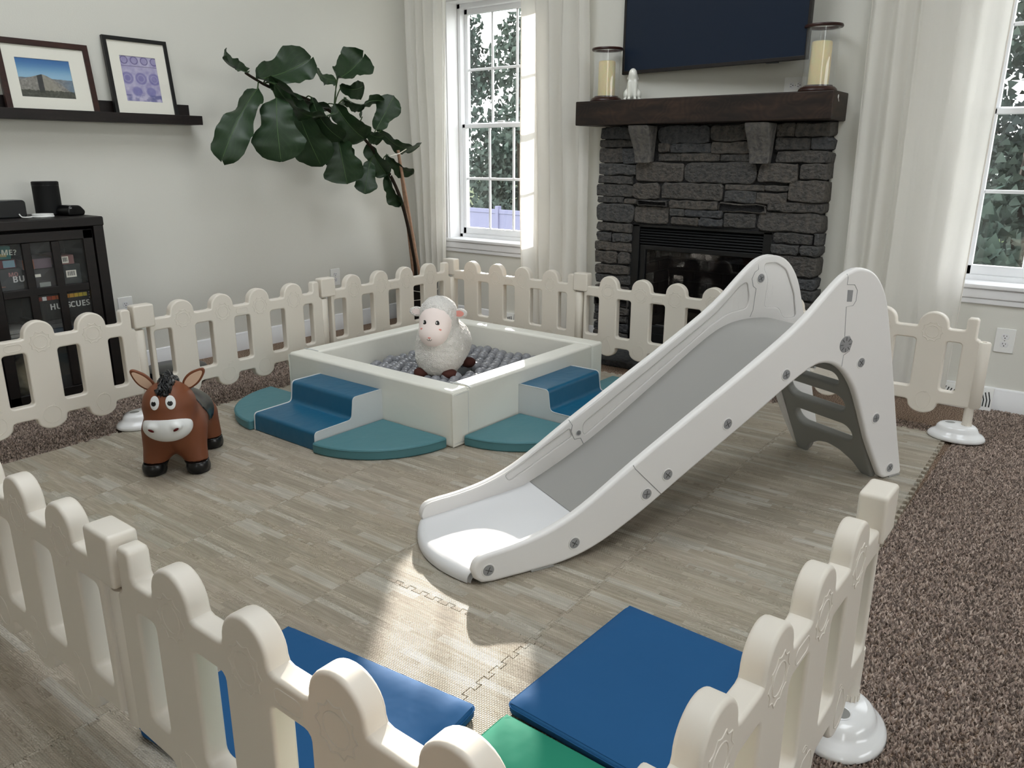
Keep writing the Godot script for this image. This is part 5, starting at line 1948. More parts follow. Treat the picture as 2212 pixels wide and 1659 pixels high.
# ------------------------------------------------------------------ ball pit with steps and pads
func build_pit() -> void:
	var x0 := -3.29
	var x1 := -2.16
	var z0 := -3.55
	var z1 := -2.335
	var w := 0.105
	var h := 0.27
	var y0 := MAT_T
	var t := thing("ball_pit", "square off white padded ball pit with grey balls, in the fenced corner", "ball pit")
	var walls := [[x0, z1 - w, x1 - w * 0.0, z1], [x0, z0, x1, z0 + w], [x0, z0 + w + 0.002, x0 + w, z1 - w - 0.002], [x1 - w, z0 + w + 0.002, x1, z1 - w - 0.002]]
	for a in walls:
		var b := MB.new()
		b.xf = facing(Vector3.RIGHT, Vector3.FORWARD, Vector3((a[0] + a[2]) / 2, y0, (a[1] + a[3]) / 2))
		b.slab(rrect(a[2] - a[0], a[3] - a[1], 0.014, 4), 0.0, h - y0, 0.014, 4)
		part("padded_wall", b.mesh(), M.pit_white, t)
	part("pit_floor", one_box(Vector3(x0 + w - 0.01, y0, z0 + w - 0.01), Vector3(x1 - w + 0.01, y0 + 0.03, z1 - w + 0.01), 0.0), M.grey_vinyl, t)
	# cover flaps wrapped round the corners
	for c in [[x1 - 0.001, z1 - 0.115, x1 + 0.004, z1 + 0.002], [x0 - 0.004, z1 - 0.10, x0 + 0.001, z1 + 0.002]]:
		part("corner_flap", one_box(Vector3(c[0], y0 + 0.004, c[1]), Vector3(c[2], h - 0.012, c[3]), 0.002), M.pit_white, t)
	var b2 := MB.new()
	b2.tube(curve3([Vector3(x1 + 0.003, h - 0.008, z1 - 0.118), Vector3(x1 - 0.03, h + 0.003, z1 - 0.112), Vector3(x1 - w, h + 0.001, z1 - 0.104)], 4), 0.0028, 6)
	b2.tube(curve3([Vector3(x0, h + 0.001, z1 - 0.1), Vector3(x0 + 0.05, h + 0.002, z1 - 0.103), Vector3(x0 + w, h + 0.001, z1 - 0.105)], 4), 0.0022, 6)
	for y in [0.03, 0.25]:
		b2.tube([Vector3(x1 + 0.0045, y, z1 - 0.1), Vector3(x1 + 0.0045, y, z1 - 0.01)], 0.0012, 4)
	b2.tube([Vector3(x1 + 0.0045, 0.03, z1 - 0.1), Vector3(x1 + 0.0045, 0.25, z1 - 0.1)], 0.0012, 4)
	part("seam", b2.mesh(), M.grey_vinyl, t)

	# balls
	var r := RandomNumberGenerator.new()
	r.seed = 77
	var rad := 0.0285
	var mb := MB.new()
	mb.ball(Vector3.ZERO, Vector3.ONE * rad, 22, 14)
	var bm := mb.mesh()
	var nb := MB.new()
	nb.tube([Vector3(rad * 0.998, -0.001, 0), Vector3(rad * 1.004, 0.001, 0)], 0.002, 6)
	var nub := nb.mesh()
	var row := 0
	var made := 0
	var first: Node3D = null
	var zz := z0 + w + rad + 0.004
	while zz < z1 - w - rad:
		var xx := x0 + w + rad + (0.0 if row % 2 == 0 else rad)
		while xx < x1 - w - rad:
			var p := Vector3(xx + r.randf_range(-0.003, 0.003), 0.13 + r.randf_range(-0.010, 0.012), zz + r.randf_range(-0.003, 0.003))
			# none where the sheep sits, nor where the front wall hides the pit
			var ds := Vector2(p.x + 2.76, p.z + 2.97)
			var hidden := p.z > z1 - w - 0.28 and p.x < -2.62
			if ds.length() > 0.15 and not hidden and made < 290:
				var o: Node3D
				if first == null:
					o = thing("pit_ball", "glossy grey plastic ball lying in the ball pit", "ball", p, 0.0, "grey balls in the pit")
					part("shell", bm, M.pit_ball, o)
					part("seam_nub", nub, M.pit_ball, o)
					first = o
				else:
					o = first.duplicate()
					o.name = numbered("pit_ball")
					add_child(o)
					o.position = p
				o.rotation = Vector3(r.randf() * TAU, r.randf() * TAU, r.randf() * TAU)
				made += 1
			xx += rad * 2.03
		zz += rad * 1.76
		row += 1

	foam_steps(Vector3(-3.04, y0, z1), 0.0, 0.44, "dark teal two step foam block with grey sides, beside the toy horse")
	foam_steps(Vector3(x1, y0, -2.80), PI / 2, 0.44, "dark teal two step foam block half hidden behind the slide chute")
	quarter_pad(Vector3(-2.598, y0, z1 + 0.003), -PI / 2, 0.412, "light teal quarter round pad between the left steps and the pit corner")
	quarter_pad(Vector3(-3.045, y0, z1 + 0.003), PI, 0.412, "light teal quarter round pad left of the left steps, behind the horse")
	quarter_pad(Vector3(x1 + 0.008, y0, -2.797), -PI / 2, 0.405, "light teal quarter round pad right of the pit corner, touching the slide in view")
	quarter_pad(Vector3(x1 + 0.008, y0, -3.243), 0.0, 0.40, "light teal quarter round pad behind the right steps, mostly hidden by the slide")


# steps climb towards -z; left edge at the origin
func foam_steps(at: Vector3, turn: float, w: float, label: String) -> void:
	var t := thing("foam_steps", label, "foam steps", at, turn, "foam steps of the ball pit")
	var prof := PackedVector2Array([Vector2(0.0, 0.0), Vector2(0.395, 0.0), Vector2(0.39, 0.083), Vector2(0.185, 0.088), Vector2(0.172, 0.188), Vector2(0.0, 0.188)])
	var b := MB.new()
	# profile in z (outwards) and y, extruded along x
	b.xf = Transform3D(Basis(Vector3(0, 0, 1), Vector3(0, 1, 0), Vector3(-1, 0, 0)), Vector3(w, 0, 0))
	b.slab(rounded(prof, [0.004, 0.008, 0.016, 0.022, 0.018, 0.008], 5), 0.004, w - 0.004, 0.002, 1, [], 40.0)
	part("vinyl_cover", b.mesh(), M.teal_dark, t)
	for s in 2:
		b = MB.new()
		b.xf = Transform3D(Basis(Vector3(0, 0, 1), Vector3(0, 1, 0), Vector3(-1, 0, 0)), Vector3(w if s == 0 else 0.006, 0, 0))
		b.slab(rounded(prof, [0.004, 0.008, 0.016, 0.022, 0.018, 0.008], 5), 0.0, 0.006, 0.0015, 1, [], 40.0)
		part("side_panel", b.mesh(), M.grey_vinyl, t)
	b = MB.new()
	for x in [0.001, w - 0.001]:
		var pts := []
		for q in rounded(prof, [0.004, 0.008, 0.016, 0.022, 0.018, 0.008], 5):
			pts.append(Vector3(x, q.y + 0.0005, q.x))
		b.tube(pts, 0.0022, 5, false, true)
	part("piping", b.mesh(), M.grey_vinyl, t)


func quarter_pad(at: Vector3, turn: float, rad: float, label: String) -> void:
	var t := thing("foam_pad", label, "foam pad", at, turn, "quarter round pads of the ball pit")
	var b := MB.new()
	var pts := PackedVector2Array([Vector2.ZERO])
	pts.append_array(arc(Vector2.ZERO, rad, 0.0, 90.0, 24))
	var m := pts.size()
	var o := PackedVector2Array()
	for q in rounded(PackedVector2Array([pts[0]]), 0.0):
		o.append(Vector2(0.004, 0.004))
	for i in range(1, m):
		o.append(pts[i].max(Vector2(0.004, 0.004)))
	var rr := []
	for i in o.size():
		rr.append(0.02 if i == 1 or i == o.size() - 1 else (0.008 if i == 0 else 0.0))
	o = rounded(o, rr, 4)
	b.xf = facing(Vector3.RIGHT, Vector3.FORWARD)
	b.slab(o, 0.0, 0.048, 0.009, 4, [], 30.0)
	for i in b.v.size():
		var p := b.v[i]
		if p.y > 0.045:
			p.y += 0.004 * sin(clampf(Vector2(p.x, p.z).length() / rad, 0.0, 1.0) * PI)
			b.v[i] = p
	part("cushion", b.mesh(), M.teal_light, t)
	b = MB.new()
	var line := []
	for q in arc(Vector2.ZERO, rad + 0.0005, 2.0, 88.0, 24):
		line.append(Vector3(q.x, 0.040, -q.y))
	b.tube(line, 0.0016, 5)
	part("piping", b.mesh(), M.teal_light, t)


# ------------------------------------------------------------------ slide
func build_slide() -> void:
	var d := Vector3(0.41480, 0, -0.90991)
	var nrm := Vector3(0.90991, 0, 0.41480)
	var fr := Transform3D(Basis(d, Vector3.UP, nrm), Vector3(-1.275, 0, -1.678))
	var t := thing("slide", "white toddler slide with a grey chute and grey ladder, standing across the foam mat", "slide")
	t.transform = fr
	var o := curve2(PackedVector2Array([Vector2(-0.166, 0.062), Vector2(-0.156, 0.090), Vector2(-0.125, 0.107), Vector2(-0.03, 0.116), Vector2(0.08, 0.136), Vector2(0.184, 0.174), Vector2(0.275, 0.224), Vector2(0.359, 0.276), Vector2(0.445, 0.327), Vector2(0.623, 0.428), Vector2(0.808, 0.532), Vector2(1.0, 0.645), Vector2(1.098, 0.713), Vector2(1.175, 0.78), Vector2(1.234, 0.828), Vector2(1.275, 0.852), Vector2(1.331, 0.863), Vector2(1.395, 0.849), Vector2(1.445, 0.813), Vector2(1.489, 0.752), Vector2(1.524, 0.664), Vector2(1.582, 0.482), Vector2(1.668, 0.192)]), 3, false)
	o.append_array(PackedVector2Array([Vector2(1.722, 0.028), Vector2(1.715, 0.013), Vector2(1.622, 0.013), Vector2(1.598, 0.026)]))
	o.append_array(curve2(PackedVector2Array([Vector2(1.578, 0.056), Vector2(1.494, 0.193), Vector2(1.405, 0.372), Vector2(1.350, 0.452), Vector2(1.291, 0.504), Vector2(1.228, 0.53), Vector2(1.16, 0.528), Vector2(1.065, 0.484), Vector2(0.877, 0.374), Vector2(0.733, 0.292), Vector2(0.593, 0.213), Vector2(0.457, 0.134), Vector2(0.369, 0.089), Vector2(0.282, 0.050), Vector2(0.197, 0.025), Vector2(0.113, 0.0145), Vector2(0.0, 0.013)]), 3, false))
	o.append_array(PackedVector2Array([Vector2(-0.10, 0.013), Vector2(-0.135, 0.018), Vector2(-0.157, 0.036)]))
	for k in 2:
		var b := MB.new()
		var za: float = -0.032 if k == 0 else -0.455
		b.slab(o, za, za + 0.032, 0.0125, 4, [], 60.0)
		if k == 1:
			# pressed-in fields on the inner face, framed by a raised border
			var f1 := rounded(PackedVector2Array([Vector2(0.475, 0.245), Vector2(0.90, 0.515), Vector2(1.04, 0.605), Vector2(1.13, 0.648), Vector2(1.225, 0.66), Vector2(1.235, 0.70), Vector2(1.215, 0.765), Vector2(1.185, 0.755), Vector2(1.07, 0.655), Vector2(0.80, 0.49), Vector2(0.47, 0.295)]), 0.02, 4)
			var f2 := rounded(PackedVector2Array([Vector2(1.315, 0.655), Vector2(1.395, 0.65), Vector2(1.43, 0.60), Vector2(1.50, 0.60), Vector2(1.475, 0.70), Vector2(1.42, 0.80), Vector2(1.36, 0.832), Vector2(1.30, 0.83), Vector2(1.297, 0.81), Vector2(1.325, 0.77)]), 0.02, 4)
			var f3 := rounded(PackedVector2Array([Vector2(0.17, 0.125), Vector2(0.43, 0.255), Vector2(0.415, 0.285), Vector2(0.15, 0.15)]), 0.012, 4)
			b.slab(o, -0.423, -0.4165, 0.005, 2, [f1, f2, f3], 60.0)
		part("side_panel", b.mesh(), M.white_plastic, t)
	# chute: toe section and main section, and the crest
	var prof := [Vector2(-0.172, 0.016), Vector2(-0.172, 0.030), Vector2(-0.165, 0.044), Vector2(-0.15, 0.052), Vector2(-0.12, 0.056), Vector2(0.0, 0.070), Vector2(0.1, 0.082), Vector2(0.19, 0.093), Vector2(0.25, 0.108), Vector2(0.36, 0.156), Vector2(0.49, 0.222), Vector2(0.65, 0.318), Vector2(0.86, 0.454), Vector2(1.02, 0.555), Vector2(1.11, 0.597), Vector2(1.19, 0.613), Vector2(1.275, 0.615), Vector2(1.36, 0.605), Vector2(1.40, 0.575), Vector2(1.41, 0.54)]
	var dense := curve2(PackedVector2Array(prof), 4, false)
	var cut := 32
	for k in 2:
		var g := []
		var nu := 17
		var a := 0 if k == 0 else cut
		var e := cut if k == 0 else dense.size() - 1
		for i in nu:
			var u := float(i) / (nu - 1)
			for j in range(a, e + 1):
				var q := dense[j]
				var bulge := 0.055 * (1.0 - pow(2.0 * u - 1.0, 2.0)) * smoothstep(0.10, -0.17, q.x)
				g.append(Vector3(q.x - bulge, q.y + (0.0 if k == 0 else 0.0015), lerpf(-0.026, -0.429, u)))
		var b := MB.new()
		b.sheet(g, nu, e - a + 1)
		var under := []
		for q in g:
			under.append(q + Vector3(0.012 if k == 0 else 0.006, -0.014, 0))
		b.sheet(under, nu, e - a + 1)
		part("chute_toe" if k == 0 else "chute_bed", b.mesh(), M.toe_plastic if k == 0 else M.grey_plastic, t)
	# foot pads under the toe
	for z in [-0.016, -0.439]:
		part("grip_pad", one_box(Vector3(0.03, 0.0121, z - 0.012), Vector3(0.11, 0.018, z + 0.0165), 0.001), M.grey_plastic, t)
		part("grip_pad", one_box(Vector3(1.65, 0.0121, z - 0.012), Vector3(1.715, 0.018, z + 0.0165), 0.001), M.grey_plastic, t)
	# ladder between the legs
	var la := Vector3(1.612, 0.0125, -0.034)
	var lb := Vector3(1.375, 0.50, -0.034)
	var up := lb - la
	var lf := facing(Vector3(0, 0, -1), up, la)
	var W := 0.387
	var lo := PackedVector2Array([Vector2(0, 0), Vector2(0.05, 0), Vector2(0.066, 0.02), Vector2(0.085, 0.055), Vector2(0.14, 0.092), Vector2(W / 2, 0.104), Vector2(W - 0.14, 0.092), Vector2(W - 0.085, 0.055), Vector2(W - 0.066, 0.02), Vector2(W - 0.05, 0), Vector2(W, 0), Vector2(W, 0.54), Vector2(0, 0.54)])
	var b3 := MB.new()
	b3.xf = lf
	b3.slab(rounded(lo, 0.014, 3), -0.02, 0.02, 0.011, 3, [rrect(W - 0.105, 0.078, 0.036, 5, Vector2(W / 2, 0.206)), rrect(W - 0.105, 0.078, 0.036, 5, Vector2(W / 2, 0.352)), rrect(W - 0.105, 0.06, 0.028, 5, Vector2(W / 2, 0.47))], 40.0)
	part("ladder", b3.mesh(), M.dark_plastic, t)
	for y in [0.206, 0.352]:
		b3 = MB.new()
		b3.xf = lf
		var ring := []
		for q in rrect(W - 0.06, 0.118, 0.055, 6, Vector2(W / 2, y)):
			ring.append(Vector3(q.x, q.y, 0.0195))
		b3.tube(ring, 0.0018, 5, false, true)
		ring = []
		part("rung_moulding", b3.mesh(), M.dark_plastic, t)
	# bolts
	var bl := [Vector2(-0.115, 0.057), Vector2(0.183, 0.075), Vector2(0.453, 0.186), Vector2(0.534, 0.238), Vector2(0.775, 0.375), Vector2(1.023, 0.515), Vector2(1.396, 0.514), Vector2(1.521, 0.281), Vector2(1.645, 0.055)]
	for q in bl:
		bolt(t, Vector3(q.x, q.y, 0.0), 1.0)
	bolt(t, Vector3(1.283, 0.774, -0.4165), 1.0)
	bolt(t, Vector3(0.452, 0.262, -0.4165), 0.55)
	# seams, keyhole and ventilated knob on the outer face
	b3 = MB.new()
	b3.tube([Vector3(0.396, 0.296, -0.002), Vector3(0.402, 0.284, 0.0003), Vector3(0.511, 0.176, 0.0003), Vector3(0.515, 0.168, -0.003)], 0.0011, 4)
	b3.tube([Vector3(1.268, 0.846, -0.003), Vector3(1.272, 0.834, 0.0003), Vector3(1.272, 0.809, 0.0003), Vector3(1.31, 0.806, 0.0003), Vector3(1.327, 0.785, 0.0003), Vector3(1.327, 0.748, 0.0003), Vector3(1.315, 0.732, 0.0003), Vector3(1.281, 0.730, 0.0003), Vector3(1.292, 0.622, 0.0003), Vector3(1.315, 0.622, 0.0003), Vector3(1.335, 0.60, 0.0003), Vector3(1.325, 0.565, 0.0003), Vector3(1.298, 0.553, 0.0003), Vector3(1.296, 0.512, 0.0003)], 0.0011, 4)
	part("seam_line", b3.mesh(), M.bolt, t)
	b3 = MB.new()
	b3.slab(rounded(PackedVector2Array([Vector2(1.278, 0.790), Vector2(1.306, 0.787), Vector2(1.306, 0.746), Vector2(1.281, 0.748)]), 0.002, 2), -0.002, 0.0006, 0.0003, 1)
	part("keyhole_plate", b3.mesh(), M.bolt, t)
	b3 = MB.new()
	b3.xf = Transform3D(Basis(Vector3.RIGHT, PI / 2), Vector3(1.302, 0.592, 0.0))
	b3.lathe([Vector2(0.030, -0.001), Vector2(0.029, 0.0025), Vector2(0, 0.003)], 28)
	var kn := part("knob", b3.mesh(), M.bolt, t)
	b3 = MB.new()
	for i in 8:
		var w := TAU * i / 8
		b3.tube([Vector3(1.302 + cos(w) * 0.014, 0.592 + sin(w) * 0.014, 0.003), Vector3(1.302 + cos(w) * 0.027, 0.592 + sin(w) * 0.027, 0.003)], 0.0013, 4)
	part("knob_slots", b3.mesh(), M.bolt_dark, kn)
	# seam and letters on the far panel's inner face
	b3 = MB.new()
	var zi := -0.4162
	b3.tube([Vector3(1.262, 0.842, zi - 0.002), Vector3(1.266, 0.81, zi), Vector3(1.248, 0.80, zi), Vector3(1.236, 0.775, zi), Vector3(1.246, 0.745, zi), Vector3(1.262, 0.735, zi), Vector3(1.256, 0.65, zi), Vector3(1.243, 0.622, zi)], 0.0012, 4)
	b3.tube([Vector3(0.41, 0.318, zi - 0.002), Vector3(0.425, 0.295, zi), Vector3(0.42, 0.27, zi), Vector3(0.435, 0.24, zi), Vector3(0.462, 0.24, zi), Vector3(0.475, 0.215, zi)], 0.0012, 4)
	part("seam_line", b3.mesh(), M.bolt, t)
	text_on(t, "B", 0.055, Transform3D(Basis.from_scale(Vector3(1, 1, 1.5)), Vector3(1.15, 0.675, -0.4232)), Color(0.90, 0.89, 0.88), false)
	text_on(t, "B", 0.055, Transform3D(Basis.from_scale(Vector3(1, 1, 1.5)), Vector3(1.325, 0.715, -0.4232)), Color(0.90, 0.89, 0.88), false)


func bolt(t: Node3D, at: Vector3, s: float) -> void:
	var b := MB.new()
	b.xf = Transform3D(Basis(Vector3.RIGHT, PI / 2) * Basis.from_scale(Vector3(s, 1, s)), at)
	b.lathe([Vector2(0.0225, -0.001), Vector2(0.0215, 0.0018), Vector2(0.0185, 0.0022), Vector2(0.0175, 0.0006)], 24)
	part("bolt_collar", b.mesh(), M.white_plastic, t)
	b = MB.new()
	b.xf = Transform3D(Basis(Vector3.RIGHT, PI / 2) * Basis.from_scale(Vector3(s, 1, s)), at)
	b.lathe([Vector2(0.0172, 0.0), Vector2(0.0165, 0.0022), Vector2(0.006, 0.0028), Vector2(0, 0.0028)], 24)
	var h := part("bolt", b.mesh(), M.bolt, t)
	b = MB.new()
	var a := at.x * 31.0
	for k in 2:
		var w := a + k * PI / 2
		var dv := Vector3(cos(w), sin(w), 0) * 0.0115 * s
		b.tube([at - dv + Vector3(0, 0, 0.0028), at + dv + Vector3(0, 0, 0.0028)], 0.0013 * s, 4)
	part("cross_slot", b.mesh(), M.bolt_dark, h)


# ------------------------------------------------------------------ blue and green climbing blocks in front
func soft_block(label: String, at: Vector3, turn: float, w: float, dp: float, h: float, mat: Material, sd: int) -> void:
	var t := thing("foam_block", label, "foam block", at, turn, "flat foam blocks in front of the slide")
	var b := MB.new()
	b.xf = facing(Vector3.RIGHT, Vector3.FORWARD, Vector3(0, 0, 0))
	var f := noise(FastNoiseLite.TYPE_SIMPLEX_SMOOTH, 4.0, 2, sd)
	var o := rrect(w, dp, 0.02, 4)
	b.slab(o, 0.0, h - 0.012, 0.012, 4, [], 40.0)
	# puffed, slightly wrinkled top
	var g := []
	var n := 30
	for i in n:
		for j in n:
			var u := float(i) / (n - 1)
			var v := float(j) / (n - 1)
			var e := minf(minf(u, 1.0 - u) * w, minf(v, 1.0 - v) * dp)
			var y := h - 0.0125 + 0.012 * sqrt(clampf(e / 0.05, 0.0, 1.0)) + 0.0018 * f.get_noise_2d(u * w, v * dp) * clampf(e / 0.03, 0.0, 1.0)
			g.append(Vector3((u - 0.5) * (w - 0.012), (v - 0.5) * (dp - 0.012), y))
	b.sheet(g, n, n)
	part("cushion", b.mesh(), mat, t)
	b = MB.new()
	var ring := []
	for q in rrect(w + 0.001, dp + 0.001, 0.02, 4):
		ring.append(Vector3(q.x, h - 0.02, -q.y))
	b.tube(ring, 0.0016, 5, false, true)
	part("piping", b.mesh(), mat, t)


func build_soft_blocks() -> void:
	soft_block("blue foam block half in the sun, behind the near fence panel", Vector3(-1.247, MAT_T, -0.865), deg_to_rad(7.0), 0.60, 0.44, 0.045, M.blue_vinyl, 3)
	soft_block("large blue foam block in the shade, by the right fence panel", Vector3(-0.645, MAT_T, -1.425), deg_to_rad(-1.5), 0.56, 0.53, 0.042, M.blue_vinyl, 4)
	soft_block("green foam block between the two blue blocks at the bottom edge", Vector3(-0.632, MAT_T, -0.875), 0.0, 0.57, 0.55, 0.036, M.green_vinyl, 5)


# ------------------------------------------------------------------ bouncy horse
func build_horse() -> void:
	var yaw := atan2(0.74, 0.67)
	var t := thing("toy_horse", "brown rubber bouncing horse toy with white muzzle, black hooves and black saddle", "toy horse", Vector3(-2.945, MAT_T, -1.538), yaw)
	# local: z forward, x to the left of the horse (right in the picture), y up
	var sd := func(p: Vector3) -> float:
		var q := Vector3(absf(p.x), p.y, p.z)
		var d := ell(p, Vector3(0, 0.19, -0.04), Vector3(0.108, 0.098, 0.20))
		d = smin(d, cap(p, Vector3(0, 0.17, 0.07), Vector3(0, 0.275, 0.115), 0.098, 0.092), 0.06)
		d = smin(d, ell(p, Vector3(0, 0.285, 0.125), Vector3(0.093, 0.092, 0.092)), 0.03)
		d = smin(d, ell(p, Vector3(0, 0.222, 0.175), Vector3(0.085, 0.05, 0.055)), 0.03)
		d = smin(d, cap(q, Vector3(0.055, 0.16, 0.10), Vector3(0.083, 0.03, 0.125), 0.062, 0.042), 0.05)
		d = smin(d, cap(q, Vector3(0.055, 0.15, -0.14), Vector3(0.083, 0.03, -0.155), 0.066, 0.044), 0.05)
		return maxf(d, 0.0005 - p.y)
	var b := MB.new()
	b.nets(Vector3(-0.15, -0.012, -0.27), Vector3(0.15, 0.40, 0.26), 0.0075, func(p: Vector3) -> float: return maxf(sd.call(p), 0.048 - p.y + 0.04 * absf(absf(p.z + 0.015) - 0.14)))
	part("body", b.mesh(), M.brown, t)
	for sx in [-1.0, 1.0]:
		for sz in [0.125, -0.155]:
			b = MB.new()
			var c := Vector3(sx * 0.083, 0.02, sz)
			b.nets(c - Vector3(0.07, 0.032, 0.07), c + Vector3(0.07, 0.05, 0.07), 0.005, func(p: Vector3) -> float: return maxf(minf(sd.call(p) - 0.0012, cap(p, Vector3(sx * 0.083, 0.022, sz), Vector3(sx * 0.083, 0.03, sz + 0.012), 0.046, 0.044)), maxf(0.0005 - p.y, p.y - 0.050)))
			part("hoof", b.mesh(), M.rubber_black, t)
	# white muzzle
	b = MB.new()
	b.nets(Vector3(-0.12, 0.14, 0.09), Vector3(0.12, 0.30, 0.27), 0.005, func(p: Vector3) -> float: return smin(ell(p, Vector3(0, 0.214, 0.176), Vector3(0.092, 0.063, 0.063)), ell(Vector3(absf(p.x), p.y, p.z), Vector3(0.045, 0.225, 0.228), Vector3(0.017, 0.012, 0.012)), 0.015))
	part("muzzle", b.mesh(), M.rubber_white, t)
	for s in [-1.0, 1.0]:
		b = MB.new()
		b.xf = Transform3D(Basis(Vector3.BACK, s * 0.5), Vector3(s * 0.045, 0.217, 0.2425))
		b.ball(Vector3.ZERO, Vector3(0.0115, 0.0048, 0.003), 14, 8)
		part("nostril", b.mesh(), plain(Color(0.30, 0.05, 0.05), 0.5, 0.3), t)
		# eye: white oval, dark pupil, small shine
		var ec := Vector3(s * 0.030, 0.318, 0.213)
		var nn := Vector3(s * 0.30, 0.28, 1.0).normalized()
		var fr := facing(Vector3.UP.cross(nn), Vector3.UP - nn * nn.y)
		fr.origin = ec
		# settle the eye on the face
		for k in 14:
			fr.origin -= nn * sd.call(fr.origin) * 0.8
		b = MB.new()
		b.xf = fr
		b.ball(Vector3.ZERO, Vector3(0.0185, 0.0275, 0.004), 20, 10)
		var eye := part("eye", b.mesh(), M.rubber_white, t)
		b = MB.new()
		b.xf = fr
		b.ball(Vector3(-0.002, -0.003, 0.0027), Vector3(0.0105, 0.0105, 0.0026), 18, 8)
		part("pupil", b.mesh(), M.ink, eye)
		b = MB.new()
		b.xf = fr
		b.ball(Vector3(-0.0025, 0.007, 0.0045), Vector3(0.0035, 0.0040, 0.0016), 12, 6)
		part("eye_shine", b.mesh(), M.rubber_white, eye)
		# ear: leaf shaped, hollow in front
		var root := Vector3(s * 0.062, 0.347, 0.095)
		var tip := Vector3(s * 0.132, 0.415, 0.10)
		var ed := (tip - root).normalized()
		var en := Vector3(0, -0.15, 1.0)
		en = (en - ed * en.dot(ed)).normalized()
		var ef := Transform3D(Basis(ed.cross(en).normalized(), ed, en), root)
		b = MB.new()
		b.xf = ef
		var ol := curve2(PackedVector2Array([Vector2(-0.016, 0), Vector2(-0.027, 0.03), Vector2(-0.024, 0.062), Vector2(-0.008, 0.096), Vector2(0.004, 0.104), Vector2(0.016, 0.092), Vector2(0.026, 0.058), Vector2(0.026, 0.028), Vector2(0.016, 0)]), 3)
		b.slab(ol, -0.009, 0.005, 0.006, 3, [], 60.0)
		var ear := part("ear", b.mesh(), M.brown, t)
		b = MB.new()
		b.xf = ef
		var il := PackedVector2Array()
		for q in ol:
			il.append(Vector2(q.x * 0.72, 0.006 + q.y * 0.84))
		b.slab(il, 0.002, 0.0058, 0.0015, 1, [], 60.0)
		part("inner_ear", b.mesh(), M.ear_in, ear)
	# mane: twisted lock over the forehead and crest
	b = MB.new()
	var f := noise(FastNoiseLite.TYPE_SIMPLEX_SMOOTH, 26.0, 2, 4)
	b.nets(Vector3(-0.06, 0.31, -0.03), Vector3(0.06, 0.43, 0.24), 0.0045, func(p: Vector3) -> float: return smin(ell(p, Vector3(0, 0.352, 0.175), Vector3(0.030, 0.032, 0.030)), smin(ell(p, Vector3(0.004, 0.378, 0.135), Vector3(0.030, 0.030, 0.034)), smin(ell(p, Vector3(0, 0.39, 0.10), Vector3(0.020, 0.025, 0.028)), ell(p, Vector3(0, 0.35, 0.04), Vector3(0.022, 0.025, 0.05)), 0.02), 0.015), 0.015) + 0.005 * sin(p.x * 330.0 + f.get_noise_3d(p.x, p.y, p.z) * 6.0 + p.y * 90.0))
	part("mane", b.mesh(), M.rubber_black, t)
	# saddle hugging the back, pointed flap on each side
	b = MB.new()
	b.nets(Vector3(-0.14, 0.12, -0.20), Vector3(0.14, 0.32, 0.08), 0.005, func(p: Vector3) -> float: return maxf(sd.call(p) - 0.0045, maxf(absf(p.z + 0.06) - (0.088 - 0.95 * maxf(0.0, 0.235 - p.y)), 0.155 - p.y)))
	part("saddle", b.mesh(), M.rubber_saddle, t)
	b = MB.new()
	b.tube(curve3([Vector3(0, 0.268, -0.135), Vector3(0, 0.285, -0.15), Vector3(0, 0.29, -0.17), Vector3(0, 0.27, -0.19)], 4), 0.012, 10)
	part("saddle_back", b.mesh(), M.rubber_saddle, t)
	b = MB.new()
	b.tube(curve3([Vector3(0, 0.225, -0.225), Vector3(0, 0.22, -0.26), Vector3(0.01, 0.16, -0.275), Vector3(0.012, 0.11, -0.265)], 4), [0.014, 0.016, 0.018, 0.02, 0.022, 0.022, 0.02, 0.018, 0.014, 0.012, 0.009, 0.007, 0.004], 10)
	part("tail", b.mesh(), M.rubber_black, t)


